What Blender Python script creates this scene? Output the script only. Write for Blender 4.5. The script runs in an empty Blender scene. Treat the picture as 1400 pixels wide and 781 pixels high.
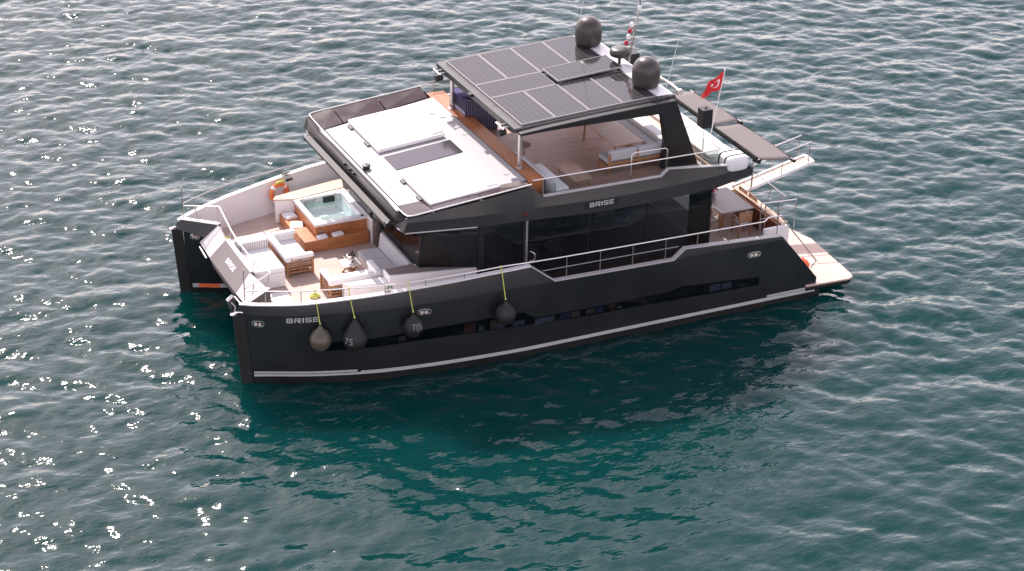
import bpy, bmesh, math, random
import numpy as np
from mathutils import Vector, Matrix

random.seed(7)
rng = np.random.default_rng(11)
SC = bpy.context.scene
COL = SC.collection
R = math.radians

# ------------------------------------------------------------------ camera
cam_d = bpy.data.cameras.new('camera'); cam = bpy.data.objects.new('camera', cam_d); COL.objects.link(cam)
PITCH, YAW, ROLL = 0.475954482, 0.446124863, 0.0222421194
fw = Vector((math.sin(YAW)*math.cos(PITCH), math.cos(YAW)*math.cos(PITCH), -math.sin(PITCH)))
rt = fw.cross(Vector((0, 0, 1))).normalized(); up = rt.cross(fw)
r2 = rt*math.cos(ROLL)+up*math.sin(ROLL); u2 = up*math.cos(ROLL)-rt*math.sin(ROLL)
cam.matrix_world = Matrix(((r2.x, u2.x, -fw.x, -15.0955), (r2.y, u2.y, -fw.y, -53.2687), (r2.z, u2.z, -fw.z, 30.1395), (0, 0, 0, 1)))
cam_d.sensor_width = 36.0; cam_d.lens = 70.11; cam_d.clip_start = 0.5; cam_d.clip_end = 6000
SC.camera = cam

# ------------------------------------------------------------------ light
SUN_EL = R(44)
W = bpy.data.worlds.new('World'); SC.world = W; W.use_nodes = True
wn = W.node_tree.nodes; wl_ = W.node_tree.links
bg = wn['Background']; bg.inputs['Strength'].default_value = 0.15
sky = wn.new('ShaderNodeTexSky'); sky.sky_type = 'NISHITA'; sky.sun_disc = False
sky.sun_elevation = SUN_EL; sky.sun_rotation = R(-2); sky.air_density = 1.0; sky.dust_density = 0.6; sky.ozone_density = 1.0
hs = wn.new('ShaderNodeHueSaturation'); hs.inputs['Saturation'].default_value = 0.52
tint = wn.new('ShaderNodeMix'); tint.data_type = 'RGBA'; tint.blend_type = 'MULTIPLY'; tint.inputs[0].default_value = 1.0
tint.inputs[7].default_value = (1.14, 0.925, 0.90, 1)
wl_.new(sky.outputs[0], hs.inputs['Color']); wl_.new(hs.outputs[0], tint.inputs[6]); wl_.new(tint.outputs[2], bg.inputs['Color'])
sl = bpy.data.lights.new('sun', 'SUN'); sl.energy = 2.4; sl.angle = R(0.5); sl.color = (1.0, 0.93, 0.87)
so = bpy.data.objects.new('sun', sl); COL.objects.link(so); so.rotation_euler = (R(-(90-44)), 0, R(-2)); so.location = (0, 60, 60)
SC.view_settings.view_transform = 'Standard'; SC.view_settings.look = 'None'
SC.view_settings.exposure = 1.33; SC.view_settings.gamma = 1.0
SC.cycles.max_bounces = 8; SC.cycles.transparent_max_bounces = 12
SC.cycles.sample_clamp_indirect = 4.0
SC.cycles.sample_clamp_direct = 12.0
SC.cycles.use_denoising = True

# ------------------------------------------------------------------ materials
MATS = {}
def mat(name, col=(.5, .5, .5), rough=.5, metal=0.0, spec=.5, coat=0.0, noise=0.0, nscale=3.0, bump=0.0, bscale=60.0, bdist=.01, sheen=0.0):
    m = bpy.data.materials.new(name); m.use_nodes = True; nt = m.node_tree; b = nt.nodes['Principled BSDF']
    b.inputs['Base Color'].default_value = (*col, 1); b.inputs['Roughness'].default_value = rough; b.inputs['Metallic'].default_value = metal
    b.inputs['Specular IOR Level'].default_value = spec; b.inputs['Coat Weight'].default_value = coat
    if sheen: b.inputs['Sheen Weight'].default_value = sheen
    tc = nt.nodes.new('ShaderNodeTexCoord')
    if noise:
        n = nt.nodes.new('ShaderNodeTexNoise'); n.inputs['Scale'].default_value = nscale; n.inputs['Detail'].default_value = 6
        mp = nt.nodes.new('ShaderNodeMapRange'); mp.inputs[1].default_value = .3; mp.inputs[2].default_value = .7
        mp.inputs[3].default_value = 1-noise; mp.inputs[4].default_value = 1+noise
        mx = nt.nodes.new('ShaderNodeVectorMath'); mx.operation = 'SCALE'; mx.inputs[0].default_value = col
        nt.links.new(tc.outputs['Object'], n.inputs['Vector']); nt.links.new(n.outputs['Fac'], mp.inputs[0]); nt.links.new(mp.outputs[0], mx.inputs['Scale'])
        nt.links.new(mx.outputs[0], b.inputs['Base Color'])
        mr = nt.nodes.new('ShaderNodeMapRange'); mr.inputs[1].default_value = .3; mr.inputs[2].default_value = .7
        mr.inputs[3].default_value = max(.02, rough-.06); mr.inputs[4].default_value = rough+.08
        nt.links.new(n.outputs['Fac'], mr.inputs[0]); nt.links.new(mr.outputs[0], b.inputs['Roughness'])
    if bump:
        n2 = nt.nodes.new('ShaderNodeTexNoise'); n2.inputs['Scale'].default_value = bscale; n2.inputs['Detail'].default_value = 4
        bp = nt.nodes.new('ShaderNodeBump'); bp.inputs['Strength'].default_value = bump; bp.inputs['Distance'].default_value = bdist
        nt.links.new(tc.outputs['Object'], n2.inputs['Vector']); nt.links.new(n2.outputs['Fac'], bp.inputs['Height']); nt.links.new(bp.outputs[0], b.inputs['Normal'])
    MATS[name] = m
    return m

def stripes_mat(name, base, line, axis=1, width=.07, frac=.1, vary=.15, rough=.6, grain=.25):
    """planks / stripes: lines every WIDTH metres across AXIS, grain along the other"""
    m = bpy.data.materials.new(name); m.use_nodes = True; nt = m.node_tree; L = nt.links; b = nt.nodes['Principled BSDF']
    b.inputs['Roughness'].default_value = rough
    N = nt.nodes.new
    tc = N('ShaderNodeTexCoord'); sp = N('ShaderNodeSeparateXYZ'); L.new(tc.outputs['Object'], sp.inputs[0])
    dv = N('ShaderNodeMath'); dv.operation = 'DIVIDE'; dv.inputs[1].default_value = width; L.new(sp.outputs[axis], dv.inputs[0])
    fl = N('ShaderNodeMath'); fl.operation = 'FLOOR'; L.new(dv.outputs[0], fl.inputs[0])
    fr = N('ShaderNodeMath'); fr.operation = 'FRACT'; L.new(dv.outputs[0], fr.inputs[0])
    ls = N('ShaderNodeMath'); ls.operation = 'LESS_THAN'; ls.inputs[1].default_value = frac; L.new(fr.outputs[0], ls.inputs[0])
    wn_ = N('ShaderNodeTexWhiteNoise'); wn_.noise_dimensions = '1D'; L.new(fl.outputs[0], wn_.inputs['W'])
    mpg = N('ShaderNodeMapping'); sc = [14, 14, 14]; sc[0 if axis != 0 else 1] = 1.2; mpg.inputs['Scale'].default_value = sc
    ns = N('ShaderNodeTexNoise'); ns.inputs['Scale'].default_value = 1.5; ns.inputs['Detail'].default_value = 6
    L.new(tc.outputs['Object'], mpg.inputs[0]); L.new(mpg.outputs[0], ns.inputs['Vector'])
    n3 = N('ShaderNodeTexNoise'); n3.inputs['Scale'].default_value = 1.1; n3.inputs['Detail'].default_value = 5; L.new(tc.outputs['Object'], n3.inputs['Vector'])
    a1 = N('ShaderNodeMapRange'); a1.inputs[3].default_value = 1-vary; a1.inputs[4].default_value = 1+vary; L.new(wn_.outputs[0], a1.inputs[0])
    a2 = N('ShaderNodeMapRange'); a2.inputs[1].default_value = .25; a2.inputs[2].default_value = .75; a2.inputs[3].default_value = 1-grain; a2.inputs[4].default_value = 1+grain; L.new(ns.outputs['Fac'], a2.inputs[0])
    a3 = N('ShaderNodeMapRange'); a3.inputs[1].default_value = .3; a3.inputs[2].default_value = .7; a3.inputs[3].default_value = .88; a3.inputs[4].default_value = 1.1; L.new(n3.outputs['Fac'], a3.inputs[0])
    m1 = N('ShaderNodeMath'); m1.operation = 'MULTIPLY'; L.new(a1.outputs[0], m1.inputs[0]); L.new(a2.outputs[0], m1.inputs[1])
    m2 = N('ShaderNodeMath'); m2.operation = 'MULTIPLY'; L.new(m1.outputs[0], m2.inputs[0]); L.new(a3.outputs[0], m2.inputs[1])
    sv = N('ShaderNodeVectorMath'); sv.operation = 'SCALE'; sv.inputs[0].default_value = base; L.new(m2.outputs[0], sv.inputs['Scale'])
    mx = N('ShaderNodeMix'); mx.data_type = 'RGBA'; mx.inputs[7].default_value = (*line, 1)
    L.new(ls.outputs[0], mx.inputs[0]); L.new(sv.outputs[0], mx.inputs[6]); L.new(mx.outputs[2], b.inputs['Base Color'])
    MATS[name] = m
    return m

def glass_mat(name, tint_col, rough=.02, ior=1.5, gloss=(1, 1, 1), wav=0.0):
    m = bpy.data.materials.new(name); m.use_nodes = True; nt = m.node_tree; L = nt.links
    nt.nodes.remove(nt.nodes['Principled BSDF']); out = nt.nodes['Material Output']
    tr = nt.nodes.new('ShaderNodeBsdfTransparent'); tr.inputs[0].default_value = (*tint_col, 1)
    gl = nt.nodes.new('ShaderNodeBsdfGlossy'); gl.inputs['Roughness'].default_value = rough; gl.inputs[0].default_value = (*gloss, 1)
    fr = nt.nodes.new('ShaderNodeFresnel'); fr.inputs[0].default_value = ior
    mx = nt.nodes.new('ShaderNodeMixShader'); ge = nt.nodes.new('ShaderNodeNewGeometry'); iv = nt.nodes.new('ShaderNodeMath'); iv.operation = 'SUBTRACT'; iv.inputs[0].default_value = 1; L.new(ge.outputs['Backfacing'], iv.inputs[1])
    fm_ = nt.nodes.new('ShaderNodeMath'); fm_.operation = 'MULTIPLY'; L.new(fr.outputs[0], fm_.inputs[0]); L.new(iv.outputs[0], fm_.inputs[1])
    L.new(fm_.outputs[0], mx.inputs[0]); L.new(tr.outputs[0], mx.inputs[1]); L.new(gl.outputs[0], mx.inputs[2]); L.new(mx.outputs[0], out.inputs[0])
    if wav:
        tc = nt.nodes.new('ShaderNodeTexCoord'); ns = nt.nodes.new('ShaderNodeTexNoise'); ns.inputs['Scale'].default_value = 5
        bp = nt.nodes.new('ShaderNodeBump'); bp.inputs['Strength'].default_value = wav; bp.inputs['Distance'].default_value = .05
        L.new(tc.outputs['Object'], ns.inputs['Vector']); L.new(ns.outputs['Fac'], bp.inputs['Height']); L.new(bp.outputs[0], gl.inputs['Normal']); L.new(bp.outputs[0], fr.inputs['Normal'])
    MATS[name] = m
    return m

mat('charcoal_paint', (.0140, .0160, .0178), .28, noise=.10, nscale=.7, bump=.35, bscale=.9, bdist=.03)
mat('boot_paint', (.008, .008, .009), .45, noise=.1)
mat('fascia_paint', (.034, .0325, .034), .42, noise=.06, nscale=.9)
mat('skylit_bevel_grey', (.031, .030, .032), .40, noise=.06)  # hull band: sky light on its tilt put into the colour; hardtop: plain grey
mat('plate_paint', (.17, .145, .14), .45, noise=.05)
mat('black_trim', (.010, .010, .012), .42)
mat('rubber', (.011, .011, .012), .6, noise=.2, nscale=8)
mat('gelcoat', (.78, .76, .75), .30, noise=.03, nscale=1.5)
mat('gelcoat_grey', (.50, .48, .485), .4, noise=.05, nscale=1.5)
mat('deck_grey', (.325, .317, .322), .55, noise=.05, nscale=1.3, bump=.15, bscale=200, bdist=.002)
mat('silver_paint', (.46, .44, .44), .35)
mat('stripe_paint', (.42, .42, .43), .4, noise=.06)
mat('steel', (.66, .635, .62), .33, metal=1.0)
mat('rail_grey', (.33, .31, .30), .5)
mat('steel_dull', (.42, .39, .37), .35, metal=1.0)
mat('cushion_white', (.83, .81, .80), .85, spec=.2, noise=.03, nscale=2, bump=.25, bscale=18, bdist=.01)
mat('cushion_grey', (.46, .45, .455), .85, spec=.2, noise=.05, nscale=2, bump=.3, bscale=14, bdist=.012)
mat('towel', (.86, .85, .85), .95, spec=.1, bump=.6, bscale=60, bdist=.01)
stripes_mat('cushion_stripe', (.62, .58, .56), (.36, .33, .33), 0, .075, .35, .02, .85, .03)
stripes_mat('teak_deck', (.55, .425, .36), (.30, .22, .185), 1, .085, .12, .06, .65, .12)
stripes_mat('teak_fly', (.46, .28, .22), (.27, .16, .125), 1, .10, .08, .10, .5, .25)
stripes_mat('teak_warm', (.50, .195, .075), (.17, .06, .025), 1, .11, .05, .14, .4, .3)
stripes_mat('teak_warm_x', (.42, .155, .06), (.15, .05, .02), 0, .10, .06, .12, .4, .3)
stripes_mat('teak_pale', (.60, .43, .32), (.36, .23, .15), 1, .09, .06, .07, .5, .15)
stripes_mat('teak_platform', (.62, .46, .385), (.40, .28, .22), 0, .085, .08, .05, .6, .1)
mat('teak_wood', (.36, .175, .085), .5, noise=.25, nscale=9)
mat('table_wood', (.44, .28, .21), .45, noise=.18, nscale=6)
mat('table_grey', (.33, .295, .28), .45, noise=.08, nscale=4)
mat('anti_slip', (.20, .165, .155), .7, noise=.06)
mat('table_stone', (.66, .58, .53), .4, noise=.05, nscale=4)
mat('bronze_panel', (.040, .022, .026), .22, spec=.17, noise=.12, nscale=1.2)
mat('skylight_pane', (.055, .050, .060), .10, spec=.45)
mat('dome_paint', (.046, .039, .036), .36, noise=.05)
mat('alu_frame', (.30, .29, .29), .4, metal=.3)
mat('cassette_paint', (.055, .048, .045), .5)
mat('matte_black', (.010, .010, .011), .8, spec=.15)
mat('orange_ring', (.75, .16, .055), .5, noise=.1)
mat('band_white', (.75, .73, .7), .6)
mat('fender_olive', (.090, .076, .050), .36, noise=.15, nscale=5)
mat('fender_black', (.013, .0125, .0135), .62, noise=.25, nscale=5)
mat('fender_mark', (.24, .235, .23), .7)
mat('rope_yellow', (.55, .58, .12), .8)
mat('flag_red', (.62, .02, .025), .7)
mat('flag_white', (.8, .78, .78), .7)
mat('letter_silver', (.50, .50, .50), .35)
mat('letter_white', (.85, .83, .82), .4)
mat('light_lens', (.55, .47, .42), .15, noise=.5, nscale=14)
mat('leaf_red', (.16, .035, .045), .6, noise=.4, nscale=20)
mat('leaf_dark', (.05, .06, .035), .6, noise=.4, nscale=20)
mat('flower_red', (.5, .03, .06), .6)
mat('red_lens', (.10, .018, .02), .3)
mat('signal_red', (.40, .03, .05), .35)
mat('green_sign', (.03, .20, .08), .5)
mat('awning_fabric', (.150, .128, .122), .75, noise=.06, nscale=2, bump=.2, bscale=6, bdist=.02)
mat('raft_shell', (.80, .79, .79), .35, noise=.02)
mat('interior_dark', (.12, .095, .08), .5)
mat('interior_wood', (.16, .10, .07), .5)
mat('item_orange', (.20, .06, .035), .6); mat('item_blue', (.075, .10, .16), .6); mat('item_tan', (.25, .18, .11), .6); mat('item_grey', (.22, .22, .22), .6)
stripes_mat('navy_stripe', (.028, .024, .060), (.30, .27, .36), 0, .075, .16, .08, .8, .1)
mat('navy_cloth', (.055, .042, .15), .8, noise=.2, nscale=4, bump=.4, bscale=6, bdist=.03)
mat('orange_ball', (.80, .12, .045), .55)
mat('pipe_white', (.74, .72, .70), .4)
glass_mat('saloon_glass', (.52, .55, .59), .015, 1.45)
glass_mat('hull_glass', (.55, .58, .64), .02, 1.45)
glass_mat('rail_glass', (.80, .83, .82), .01, 1.35)
glass_mat('skylight_glass', (.18, .18, .2), .03, 1.6)
glass_mat('tub_water', (.79, .975, .94), .02, 1.33, wav=.35)

def solar_mat():
    m = bpy.data.materials.new('solar_cells'); m.use_nodes = True; nt = m.node_tree; L = nt.links; b = nt.nodes['Principled BSDF']; N = nt.nodes.new
    tc = N('ShaderNodeTexCoord'); sp = N('ShaderNodeSeparateXYZ'); L.new(tc.outputs['UV'], sp.inputs[0])
    def line(o, n, fr):
        mu = N('ShaderNodeMath'); mu.operation = 'MULTIPLY'; mu.inputs[1].default_value = n; L.new(o, mu.inputs[0])
        f = N('ShaderNodeMath'); f.operation = 'PINGPONG'; f.inputs[1].default_value = .5; L.new(mu.outputs[0], f.inputs[0])
        g = N('ShaderNodeMath'); g.operation = 'LESS_THAN'; g.inputs[1].default_value = fr; L.new(f.outputs[0], g.inputs[0]); return g.outputs[0]
    a = line(sp.outputs[0], 6, .05); c = line(sp.outputs[1], 12, .03)
    d = line(sp.outputs[0], 24, .06)
    mx = N('ShaderNodeMath'); mx.operation = 'MAXIMUM'; L.new(a, mx.inputs[0]); L.new(c, mx.inputs[1])
    hd = N('ShaderNodeMath'); hd.operation = 'MULTIPLY'; hd.inputs[1].default_value = .35; L.new(d, hd.inputs[0])
    m2 = N('ShaderNodeMath'); m2.operation = 'MAXIMUM'; L.new(mx.outputs[0], m2.inputs[0]); L.new(hd.outputs[0], m2.inputs[1])
    mi = N('ShaderNodeMix'); mi.data_type = 'RGBA'; mi.inputs[6].default_value = (.034, .031, .033, 1); mi.inputs[7].default_value = (.078, .074, .076, 1)
    L.new(m2.outputs[0], mi.inputs[0]); L.new(mi.outputs[2], b.inputs['Base Color']); b.inputs['Roughness'].default_value = .08; b.inputs['IOR'].default_value = 1.36
    MATS['solar_cells'] = m
solar_mat()

# ------------------------------------------------------------------ mesh builder
class MB:
    def __init__(s): s.v = []; s.f = []; s.m = []; s.uv = {}
    def add(s, vs, fs, m=0):
        o = len(s.v); s.v += [tuple(map(float, p)) for p in vs]
        for f in fs: s.f.append([i+o for i in f]); s.m.append(m)
        return s
    def box(s, x0, x1, y0, y1, z0, z1, m=0):
        v = [(x, y, z) for z in (z0, z1) for y in (y0, y1) for x in (x0, x1)]
        return s.add(v, [(0, 2, 3, 1), (4, 5, 7, 6), (0, 1, 5, 4), (1, 3, 7, 5), (3, 2, 6, 7), (2, 0, 4, 6)], m)
    def hexa(s, b, t, m=0):
        """b, t: four points each, the bottom and top quads"""
        return s.add(list(b)+list(t), [(3, 2, 1, 0), (4, 5, 6, 7), (0, 1, 5, 4), (1, 2, 6, 5), (2, 3, 7, 6), (3, 0, 4, 7)], m)
    def obox(s, c, size, rz=0, m=0, M=None):
        M = M or Matrix.Rotation(rz, 3, 'Z'); hx, hy_, hz = (q/2 for q in size)
        v = [Vector(c)+M @ Vector((x, y, z)) for z in (-hz, hz) for y in (-hy_, hy_) for x in (-hx, hx)]
        return s.add(v, [(0, 2, 3, 1), (4, 5, 7, 6), (0, 1, 5, 4), (1, 3, 7, 5), (3, 2, 6, 7), (2, 0, 4, 6)], m)
    def bar(s, a, b, w, h, m=0):
        a = Vector(a); b = Vector(b); d = b-a; L = d.length; d.normalize()
        u = Vector((0, 0, 1)) if abs(d.z) < .95 else Vector((1, 0, 0)); r = d.cross(u).normalized(); u = r.cross(d)
        M = Matrix((r, d, u)).transposed()
        return s.obox((a+b)/2, (w, L, h), 0, m, M)
    def prism(s, poly, plane, a, b, m=0):
        def P(p, t): return (p[0], p[1], t) if plane == 'xy' else (p[0], t, p[1]) if plane == 'xz' else (t, p[0], p[1])
        n = len(poly); v = [P(p, a) for p in poly]+[P(p, b) for p in poly]
        return s.add(v, [tuple(range(n))[::-1], tuple(range(n, 2*n))]+[(i, (i+1) % n, n+(i+1) % n, n+i) for i in range(n)], m)
    def slab(s, top, dz, m=0):
        """top polygon (3D points), thickened downwards by dz"""
        n = len(top); v = [(p[0], p[1], p[2]-dz) for p in top]+[tuple(p) for p in top]
        return s.add(v, [tuple(range(n))[::-1], tuple(range(n, 2*n))]+[(i, (i+1) % n, n+(i+1) % n, n+i) for i in range(n)], m)
    def tube(s, path, r, n=8, closed=False, m=0, smooth=0):
        P = [Vector(p) for p in path]
        if smooth: P = catmull(P, smooth, closed)
        k = len(P); T = []
        for i in range(k):
            a = P[i-1] if (i > 0 or closed) else P[i]; b = P[(i+1) % k] if (i < k-1 or closed) else P[i]
            T.append((b-a).normalized())
        u = Vector((0, 0, 1)) if abs(T[0].z) < .9 else Vector((1, 0, 0)); N = (u-T[0]*u.dot(T[0])).normalized(); v = []
        rr = r if hasattr(r, '__len__') else [r]*k
        for i in range(k):
            N = (N-T[i]*N.dot(T[i])).normalized(); B = T[i].cross(N)
            v += [P[i]+(N*math.cos(2*math.pi*j/n)+B*math.sin(2*math.pi*j/n))*rr[i] for j in range(n)]
        f = []
        for i in range(k if closed else k-1):
            for j in range(n):
                a, b = i*n+j, i*n+(j+1) % n; c, d = ((i+1) % k)*n+(j+1) % n, ((i+1) % k)*n+j
                f.append((a, b, c, d))
        if not closed: f += [tuple(range(n))[::-1], tuple(range((k-1)*n, k*n))]
        return s.add(v, f, m)
    def lathe(s, c, prof, n=24, m=0, M=None):
        v = []; f = []; k = len(prof); M = M or Matrix.Identity(3)
        for r, z in prof: v += [Vector(c)+M @ Vector((r*math.cos(2*math.pi*j/n), r*math.sin(2*math.pi*j/n), z)) for j in range(n)]
        for i in range(k-1):
            for j in range(n): f.append((i*n+j, i*n+(j+1) % n, (i+1)*n+(j+1) % n, (i+1)*n+j))
        if prof[0][0] > 1e-5: f.append(tuple(range(n))[::-1])
        if prof[-1][0] > 1e-5: f.append(tuple(range((k-1)*n, k*n)))
        return s.add(v, f, m)
    def ball(s, c, r, m=0, n=14, sz=1.0):
        pr = [(max(r*math.sin(math.pi*i/8), 1e-4), -r*sz*math.cos(math.pi*i/8)) for i in range(9)]
        return s.lathe(c, pr, n, m)
    def torus(s, c, Rr, r, axis='y', n=28, m=0):
        p = []
        for i in range(n):
            a = 2*math.pi*i/n; q = (Rr*math.cos(a), Rr*math.sin(a))
            p.append((c[0]+q[0], c[1], c[2]+q[1]) if axis == 'y' else (c[0]+q[0], c[1]+q[1], c[2]))
        return s.tube(p, r, 10, True, m)
    def loft(s, rings, closed=True, cap=True, mcol=None, m=0):
        n = len(rings[0]); v = [p for r in rings for p in r]; o = len(s.v); s.v += [tuple(map(float, p)) for p in v]
        for i in range(len(rings)-1):
            for j in range(n if closed else n-1):
                s.f.append([o+i*n+j, o+i*n+(j+1) % n, o+(i+1)*n+(j+1) % n, o+(i+1)*n+j]); s.m.append(mcol[j] if mcol else m)
        if cap:
            s.f.append([o+j for j in range(n)][::-1]); s.m.append(m); s.f.append([o+(len(rings)-1)*n+j for j in range(n)]); s.m.append(m)
        return s
    def build(s, name, mats, parent=None, bevel=0.0, seg=2, ang=35, flip=False):
        me = bpy.data.meshes.new(name)
        me.from_pydata(s.v, [], s.f)
        for mm in (mats if isinstance(mats, (list, tuple)) else [mats]): me.materials.append(MATS[mm])
        me.polygons.foreach_set('material_index', s.m)
        me.validate(); me.update()
        bm = bmesh.new(); bm.from_mesh(me); bmesh.ops.remove_doubles(bm, verts=bm.verts, dist=1e-5); bmesh.ops.recalc_face_normals(bm, faces=bm.faces); bm.to_mesh(me); bm.free()
        me.polygons.foreach_set('use_smooth', [True]*len(me.polygons)); me.set_sharp_from_angle(angle=R(ang))
        o = bpy.data.objects.new(name, me); COL.objects.link(o)
        if parent is not None: o.parent = parent
        if bevel:
            b = o.modifiers.new('bevel', 'BEVEL'); b.width = bevel; b.segments = seg; b.limit_method = 'ANGLE'; b.angle_limit = R(40)
        return o

def catmull(P, k, closed=False):
    n = len(P); out = []
    for i in range(n if closed else n-1):
        p0 = P[(i-1) % n] if (closed or i > 0) else P[i]*2-P[i+1]; p1 = P[i]; p2 = P[(i+1) % n]
        p3 = P[(i+2) % n] if (closed or i < n-2) else P[i+1]*2-P[i]
        for t in range(k):
            t /= k; out.append(.5*((2*p1)+(p2-p0)*t+(2*p0-5*p1+4*p2-p3)*t*t+(3*p1-p0-3*p2+p3)*t**3))
    if not closed: out.append(P[-1])
    return out

def thing(name, label, cat, loc=(0, 0, 0), rz=0, group=None):
    o = bpy.data.objects.new(name, None); COL.objects.link(o); o.location = loc; o.rotation_euler = (0, 0, rz)
    o.empty_display_size = .3; return tag(o, label, cat, group)
def tag(o, label, cat, group=None):
    o['label'] = label; o['category'] = cat
    if group: o['group'] = group
    return o
def copy_tree(o, parent=None):
    c = o.copy(); COL.objects.link(c)
    if parent is not None: c.parent = parent
    for ch in list(o.children): copy_tree(ch, c)
    return c

GLYPH = {'B': [(0, 0, .17, 1), (.22, .84, .9, 1), (.22, .42, .9, .58), (.22, 0, .94, .16), (.82, .56, 1, .86), (.84, .12, 1.04, .46)],
         'R': [(0, 0, .17, 1), (.22, .84, .92, 1), (.22, .38, .92, .54), (.84, .50, 1.04, .88), (.60, 0, .86, .38), (.74, 0, 1.04, .16)],
         'I': [(0, 0, .24, 1)], 'S': [(.04, .84, 1.04, 1), (0, .5, .18, .92), (.04, .42, 1, .58), (.84, .08, 1.04, .5), (0, 0, 1, .16)],
         'E': [(0, 0, .17, 1), (.22, .84, 1, 1), (.22, .42, .9, .58), (.22, 0, 1, .16)]}
def sign(name, txt, P, width, height, depth, material, parent):
    """wide block capitals; P(u, v, off) gives the point on the surface, u along the word in metres, v up"""
    adv = {'I': .24}; tot = sum(adv.get(c, 1.04) for c in txt)+.26*(len(txt)-1); sc = width/tot; u = 0; m = MB()
    for ch in txt:
        for k, (a, b, c, d) in enumerate(GLYPH[ch]):
            o = depth+.0004*k; q = [((u+a)*sc, b*height), ((u+c)*sc, b*height), ((u+c)*sc, d*height), ((u+a)*sc, d*height)]
            m.hexa([P(x, y, -.004) for x, y in q], [P(x, y, o) for x, y in q])
        u += adv.get(ch, 1.04)+.26
    return m.build(name, material, parent)
def text_on(name, txt, origin, xd, yd, height, width, depth, material, parent, bold=.0):
    """flat letters, extruded a little, laid in the plane of xd, yd (direction of writing, direction up)"""
    cu = bpy.data.curves.new('tmp', 'FONT'); cu.body = txt; cu.size = 1; cu.extrude = 0; cu.offset = bold; cu.space_character = 1.12
    t = bpy.data.objects.new('tmp', cu); COL.objects.link(t)
    dg = bpy.context.evaluated_depsgraph_get(); me = bpy.data.meshes.new_from_object(t.evaluated_get(dg)); bpy.data.objects.remove(t)
    vs = np.array([v.co[:] for v in me.vertices]); mn = vs.min(0); mx = vs.max(0)
    xd = Vector(xd).normalized(); yd = (Vector(yd)-xd*Vector(yd).dot(xd)).normalized(); nn = xd.cross(yd)
    for v in me.vertices:
        a = (v.co.x-mn[0])/(mx[0]-mn[0])*width; b = (v.co.y-mn[1])/(mx[1]-mn[1])*height
        v.co = Vector(origin)+xd*a+yd*b
    bm = bmesh.new(); bm.from_mesh(me)
    ext = bmesh.ops.extrude_face_region(bm, geom=bm.faces[:])
    bmesh.ops.translate(bm, verts=[g for g in ext['geom'] if isinstance(g, bmesh.types.BMVert)], vec=nn*depth)
    bmesh.ops.recalc_face_normals(bm, faces=bm.faces); bm.to_mesh(me); bm.free()
    me.materials.clear(); me.materials.append(MATS[material]); me.name = name
    o = bpy.data.objects.new(name, me); COL.objects.link(o)
    if parent is not None: o.parent = parent
    return o

# ------------------------------------------------------------------ water
def wave_field(L=84.0, N=1024):
    k1 = 2*np.pi*np.fft.fftfreq(N, L/N); kx, ky = np.meshgrid(k1, k1, indexing='ij'); k = np.hypot(kx, ky); k[0, 0] = 1e-6
    wd = np.array([-.16, -.987]); cosd = (kx*wd[0]+ky*wd[1])/k
    kp = 2*np.pi/2.1
    S = np.exp(-.9*(kp/k)**2.2)*k**-4.0*(.30+np.abs(cosd)**3)*np.exp(-(k/36.0)**2)
    S2 = np.exp(-.9*((2*np.pi/7.5)/k)**4)*k**-4.0*np.exp(-(k/1.4)**2)*(.15+np.abs(kx*-.45+ky*-.89)**2/k**2)
    S = S/np.sum(S)*1.0+S2/np.sum(S2)*.16
    S[0, 0] = 0
    ph = rng.normal(size=(N, N))+1j*rng.normal(size=(N, N))
    A = ph*np.sqrt(S)
    h = np.real(np.fft.ifft2(A)); sd = h.std(); A = A/sd; h = h/sd
    ku, kv = kx/k, ky/k
    dx = np.real(np.fft.ifft2(-1j*ku*A)); dy = np.real(np.fft.ifft2(-1j*kv*A))
    return L, N, h, dx, dy
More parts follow.
